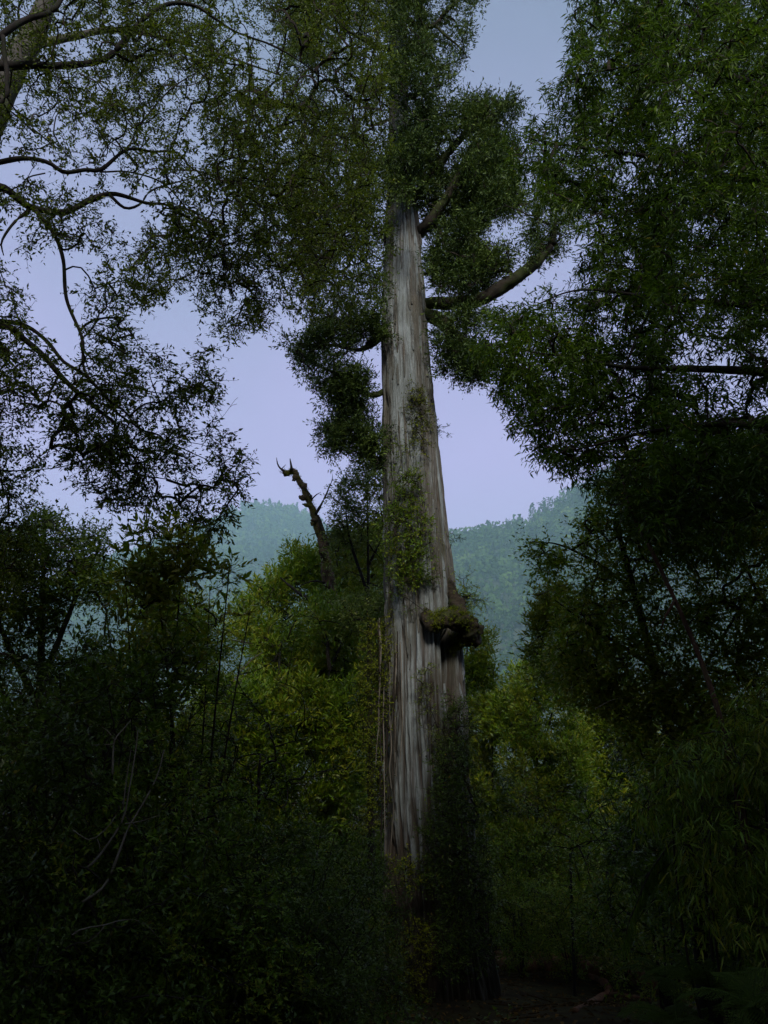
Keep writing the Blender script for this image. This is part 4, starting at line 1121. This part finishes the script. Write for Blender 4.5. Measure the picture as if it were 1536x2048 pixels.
# pale bare branches arching in the left thicket
bare = [([(165, 1805), (210, 1770), (240, 1700), (255, 1660), (290, 1600), (315, 1550), (328, 1500)], 6.2, .011, 'long pale bare stem arching up through the lower left thicket', [[(250, 1648), (280, 1643), (320, 1630)]]),
        ([(175, 1735), (200, 1710), (245, 1640), (258, 1580), (270, 1510), (276, 1460)], 6.4, .010, 'pale bare stem beside the longest one in the lower left thicket', [[(245, 1620), (255, 1545), (262, 1500)]]),
        ([(145, 1660), (180, 1680), (215, 1655), (232, 1630)], 6.2, .006, 'short forked pale twig in the lower left thicket', [[(195, 1678), (200, 1700), (192, 1715)]]),
        ([(225, 1550), (226, 1510), (229, 1480), (245, 1460), (262, 1440)], 6.6, .009, 'pale forked branch at the top of the lower left thicket', [[(229, 1488), (205, 1490), (160, 1490)], [(229, 1480), (215, 1462), (205, 1455)]]),
        ([(145, 1870), (165, 1858), (210, 1850), (245, 1840), (280, 1842), (305, 1862), (327, 1890)], 5.8, .006, 'thin bare twig arching over near the bottom left', [[(210, 1850), (190, 1875), (160, 1890)]]),
        ([(500, 1543), (520, 1525), (545, 1512), (580, 1505)], 9.5, .010, 'pale dead twig in the middle of the left thicket', [[(520, 1525), (550, 1505), (575, 1490)]]),
        ([(455, 1378), (480, 1345), (505, 1318), (525, 1305)], 14.2, .014, 'pale bare sticks leaning in front of the yellow-green bushy tree', [[(465, 1385), (490, 1350), (500, 1335)]]),
        ([(1190, 1418), (1225, 1400), (1260, 1396), (1300, 1398)], 8.2, .006, 'pale arching twig at the edge of the right-hand dark tree', []),
        ([(1150, 1168), (1120, 1172), (1090, 1185), (1072, 1190)], 9, .005, 'fine bare pale twig crossing in front of the right hillside', [[(1120, 1172), (1100, 1165), (1085, 1170)], [(1105, 1178), (1092, 1172), (1080, 1180)]]),
        ([(405, 890), (425, 860), (440, 840), (452, 825), (462, 812), (474, 808)], 7.4, .003, 'hair-fine leafless twig against the sky left of the snag', [[(452, 825), (470, 800), (476, 795)], [(445, 835), (425, 805), (418, 800)]])]
for pts, Y, r0, lab, subs in bare:
    P = np.array([at(x, y, Y + .05 * i) for i, (x, y) in enumerate(pts)])
    root = thing('bare_branch', lab, 'branch', P[0], 'bare pale branches')
    b = Buf(); rough_tube(b, P, [r0, r0 * .4], 7, .05, .12)
    mk('stem', b.mesh('stem', P[0], True), M_pale, root)
    for s_ in subs:
        Q = np.array([at(x, y, Y + .08) for x, y in s_]); b = Buf(); rough_tube(b, Q, [r0 * .6, r0 * .25], 6, .05, .1)
        mk('twig', b.mesh('twig', P[0], True), M_pale, root)

# dark slim trunks standing in the left thicket
for px, Y, top, r0, r1, p2, lab in [(230, 8.2, 1500, .11, .05, 215, 'thick dark trunk low in the left thicket, leftmost of two'), (292, 8.6, 1480, .075, .035, 300, 'dark slim trunk beside the thick one in the left thicket'),
                                   (515, 9.5, 1560, .035, .02, 518, 'straight dark sapling stem in the middle of the left thicket'), (1150, 17.5, 1700, .035, .02, 1140, 'dark straight sapling trunk in the right thicket behind the log'),
                                   (360, 9, 1600, .04, .02, 430, 'dark stem slanting right in the left thicket')]:
    L = np.array(up(px, Y, top, r0, r1, p2)); P = at(L[:, 0], L[:, 1], L[:, 2])
    root = thing('sapling_trunk', lab, 'tree trunk', P[0], 'slim dark trunks')
    b = Buf(); c = rough_tube(b, P, L[:, 3], 10, .08, .12)
    mk('trunk', b.mesh('trunk', P[0], True), M_bark, root)
    att = c[-1] + rng.normal(size=(46, 3)) * np.array([.5, .4, .5]) + np.array([0, 0, .25])
    tb, lb = Buf(), Buf(); c2, D = grow(tb, c[len(c) // 2:], att, .004)
    sprays(lb, tb, c2[:, -1], D, 'bush', .45, .9)
    mk('twigs', tb.mesh('twigs', P[0]), M_twig, root); tag(mk('foliage', lb.mesh('foliage', P[0]), M_dark, root), kind='stuff')

# low plants and litter over the floor
n = 26000
x = rng.uniform(-9, 11, n); y = rng.uniform(3.2, 24, n)
keep = (np.abs(x) < 1.5 + .62 * y) & ~((x > .8) & (x < 6.5) & (y > 11) & (y < 21)) & (noise3(np.stack([x * .8, y * .8, 0 * x], -1), 8) > .42)
x, y = x[keep], y[keep]; g = ground_z(x, y)
lb = Buf()
for q in range(4):
    d = rng.normal(size=(len(x), 3)) * np.array([1, 1, .5]) + np.array([0, 0, .5])
    leaves(lb, np.stack([x, y, g + rng.uniform(0, .22, len(x))], -1) + rng.normal(size=(len(x), 3)) * .04, d, rng.normal(size=(len(x), 3)) * .6 + np.array([0, 0, 1.]), rng.uniform(.04, .10, len(x)), rng.uniform(.02, .04, len(x)), np.clip(.5 + rng.normal(size=len(x)) * .25, 0, 1), None)
tag(mk('ground_cover', lb.mesh('ground_cover'), M_dark), 'low leafy ground cover and litter over the shaded floor', 'ground cover', kind='stuff')

n = 9000
x = rng.uniform(-6, 9, n); y = rng.uniform(5, 24, n); g = ground_z(x, y)
lb = Buf()
leaves(lb, np.stack([x, y, g + rng.uniform(.01, .05, n)], -1), rng.normal(size=(n, 3)) * np.array([1, 1, .25]), rng.normal(size=(n, 3)) * .35 + np.array([0, 0, 1.]), rng.uniform(.05, .14, n), rng.uniform(.03, .06, n), rng.random(n))
for i in range(260):
    a, L = rng.uniform(0, 6.283), rng.uniform(.2, .9); p = np.array([rng.uniform(-5, 8), rng.uniform(6, 22), 0.]); q = p + np.array([math.cos(a) * L, math.sin(a) * L, 0])
    c_ = np.array([p, (p + q) / 2 + rng.normal(size=3) * .04, q]); c_[:, 2] = ground_z(c_[:, 0], c_[:, 1]) + .05
    tubes(lb, c_[None], np.array([[.012, .010, .005]]), 4, .2)
tag(mk('leaf_litter', lb.mesh('leaf_litter'), leaf_mat('dead_leaf', [(.02, .010, .010), (.05, .022, .02), (.09, .04, .03), (.12, .06, .04)], .8, .1, .1)), 'brown fallen leaves and sticks scattered over the shaded floor', 'leaf litter', kind='stuff')

# the closed forest behind and beside the camera: unseen trees, placed and sized to shade the scene
fb, ft = Buf(), Buf()
spots = [(5.5, -3.5, 13), (8.2, -2.5, 14), (10.5, 1, 14), (-6.5, -6, 14), (-3, -8, 15), (.6, -7.5, 18.5), (2.4, -6.5, 16), (-1.2, -6, 16), (4.5, -8.5, 15), (8, -6, 14), (-10, -3, 12), (11, -2, 12), (-1, -12, 15), (6, -13, 15), (-8, -11, 15),
         (12, 2, 10), (-11, 1.5, 14), (-10.5, 5.5, 13), (14, 7, 10), (-14, 4, 14), (-14.5, 8, 13), (-14, -8, 15), (14, -9, 15), (17, 12, 9), (-8.5, 0, 12), (-19, 6, 15)]
for x, y, h in spots:
    g = float(ground_z(x, y)); w = rng.uniform(2.4, 3.2)
    rough_tube(ft, [(x, y, g - .1), (x + rng.normal() * .3, y, g + h * .5), (x + rng.normal() * .5, y, g + h)], [.22, .16, .04], 7, .5, .1)
    n = 2500
    t = rng.random(n); ang = rng.uniform(0, 6.283, n); rad = w * np.sqrt(rng.random(n)) * (.45 + .55 * np.sin(t * math.pi) ** .6)
    c = np.stack([x + rad * np.cos(ang), y + rad * np.sin(ang), g + h * (.08 + .92 * t)], -1)
    ok = ~((c[:, 1] > 0) & (np.abs(c[:, 0]) < .58 * c[:, 1] + .9)); c = c[ok]; n = len(c)
    sz = rng.uniform(.3, .6, n)
    leaves(fb, c, rng.normal(size=(n, 3)), rng.normal(size=(n, 3)) + np.array([0, 0, 1.]), sz, sz * .6, np.clip(.45 + rng.normal(size=n) * .15, 0, .9), None)
fo = tag(mk('forest', fb.mesh('forest'), M_dark), 'dense dark forest round the viewpoint outside the picture, arranged to shade the scene', 'forest', kind='stuff')
tag(mk('forest_trunks', ft.mesh('forest_trunks'), M_bark, fo), kind='stuff')

# ------------------------------------------------------------------ haze
hm = bpy.data.materials.new('misty_air'); hm.use_nodes = True
hm.node_tree.nodes.clear()
ho = hm.node_tree.nodes.new('ShaderNodeOutputMaterial'); hv = hm.node_tree.nodes.new('ShaderNodeVolumePrincipled')
hv.inputs['Color'].default_value = (.58, .91, 1.0, 1); hv.inputs['Density'].default_value = .00014; hv.inputs['Anisotropy'].default_value = 0.0
hm.node_tree.links.new(hv.outputs[0], ho.inputs['Volume'])
hb_ = Buf()
x0, x1, y0, y1, z0, z1 = -9200, 9200, -9200, 9200, -28, 1960
cv = [(a, b_, c_) for c_ in (z0, z1) for b_ in (y0, y1) for a in (x0, x1)]
hb_.add(cv, [(0, 2, 3), (0, 3, 1), (4, 5, 7), (4, 7, 6), (0, 1, 5), (0, 5, 4), (2, 6, 7), (2, 7, 3), (0, 4, 6), (0, 6, 2), (1, 3, 7), (1, 7, 5)])
tag(mk('haze', hb_.mesh('haze'), hm), 'thin bluish mist filling the valley air', 'haze', kind='stuff')
print('TRIS', sum(len(m.polygons) for m in bpy.data.meshes))
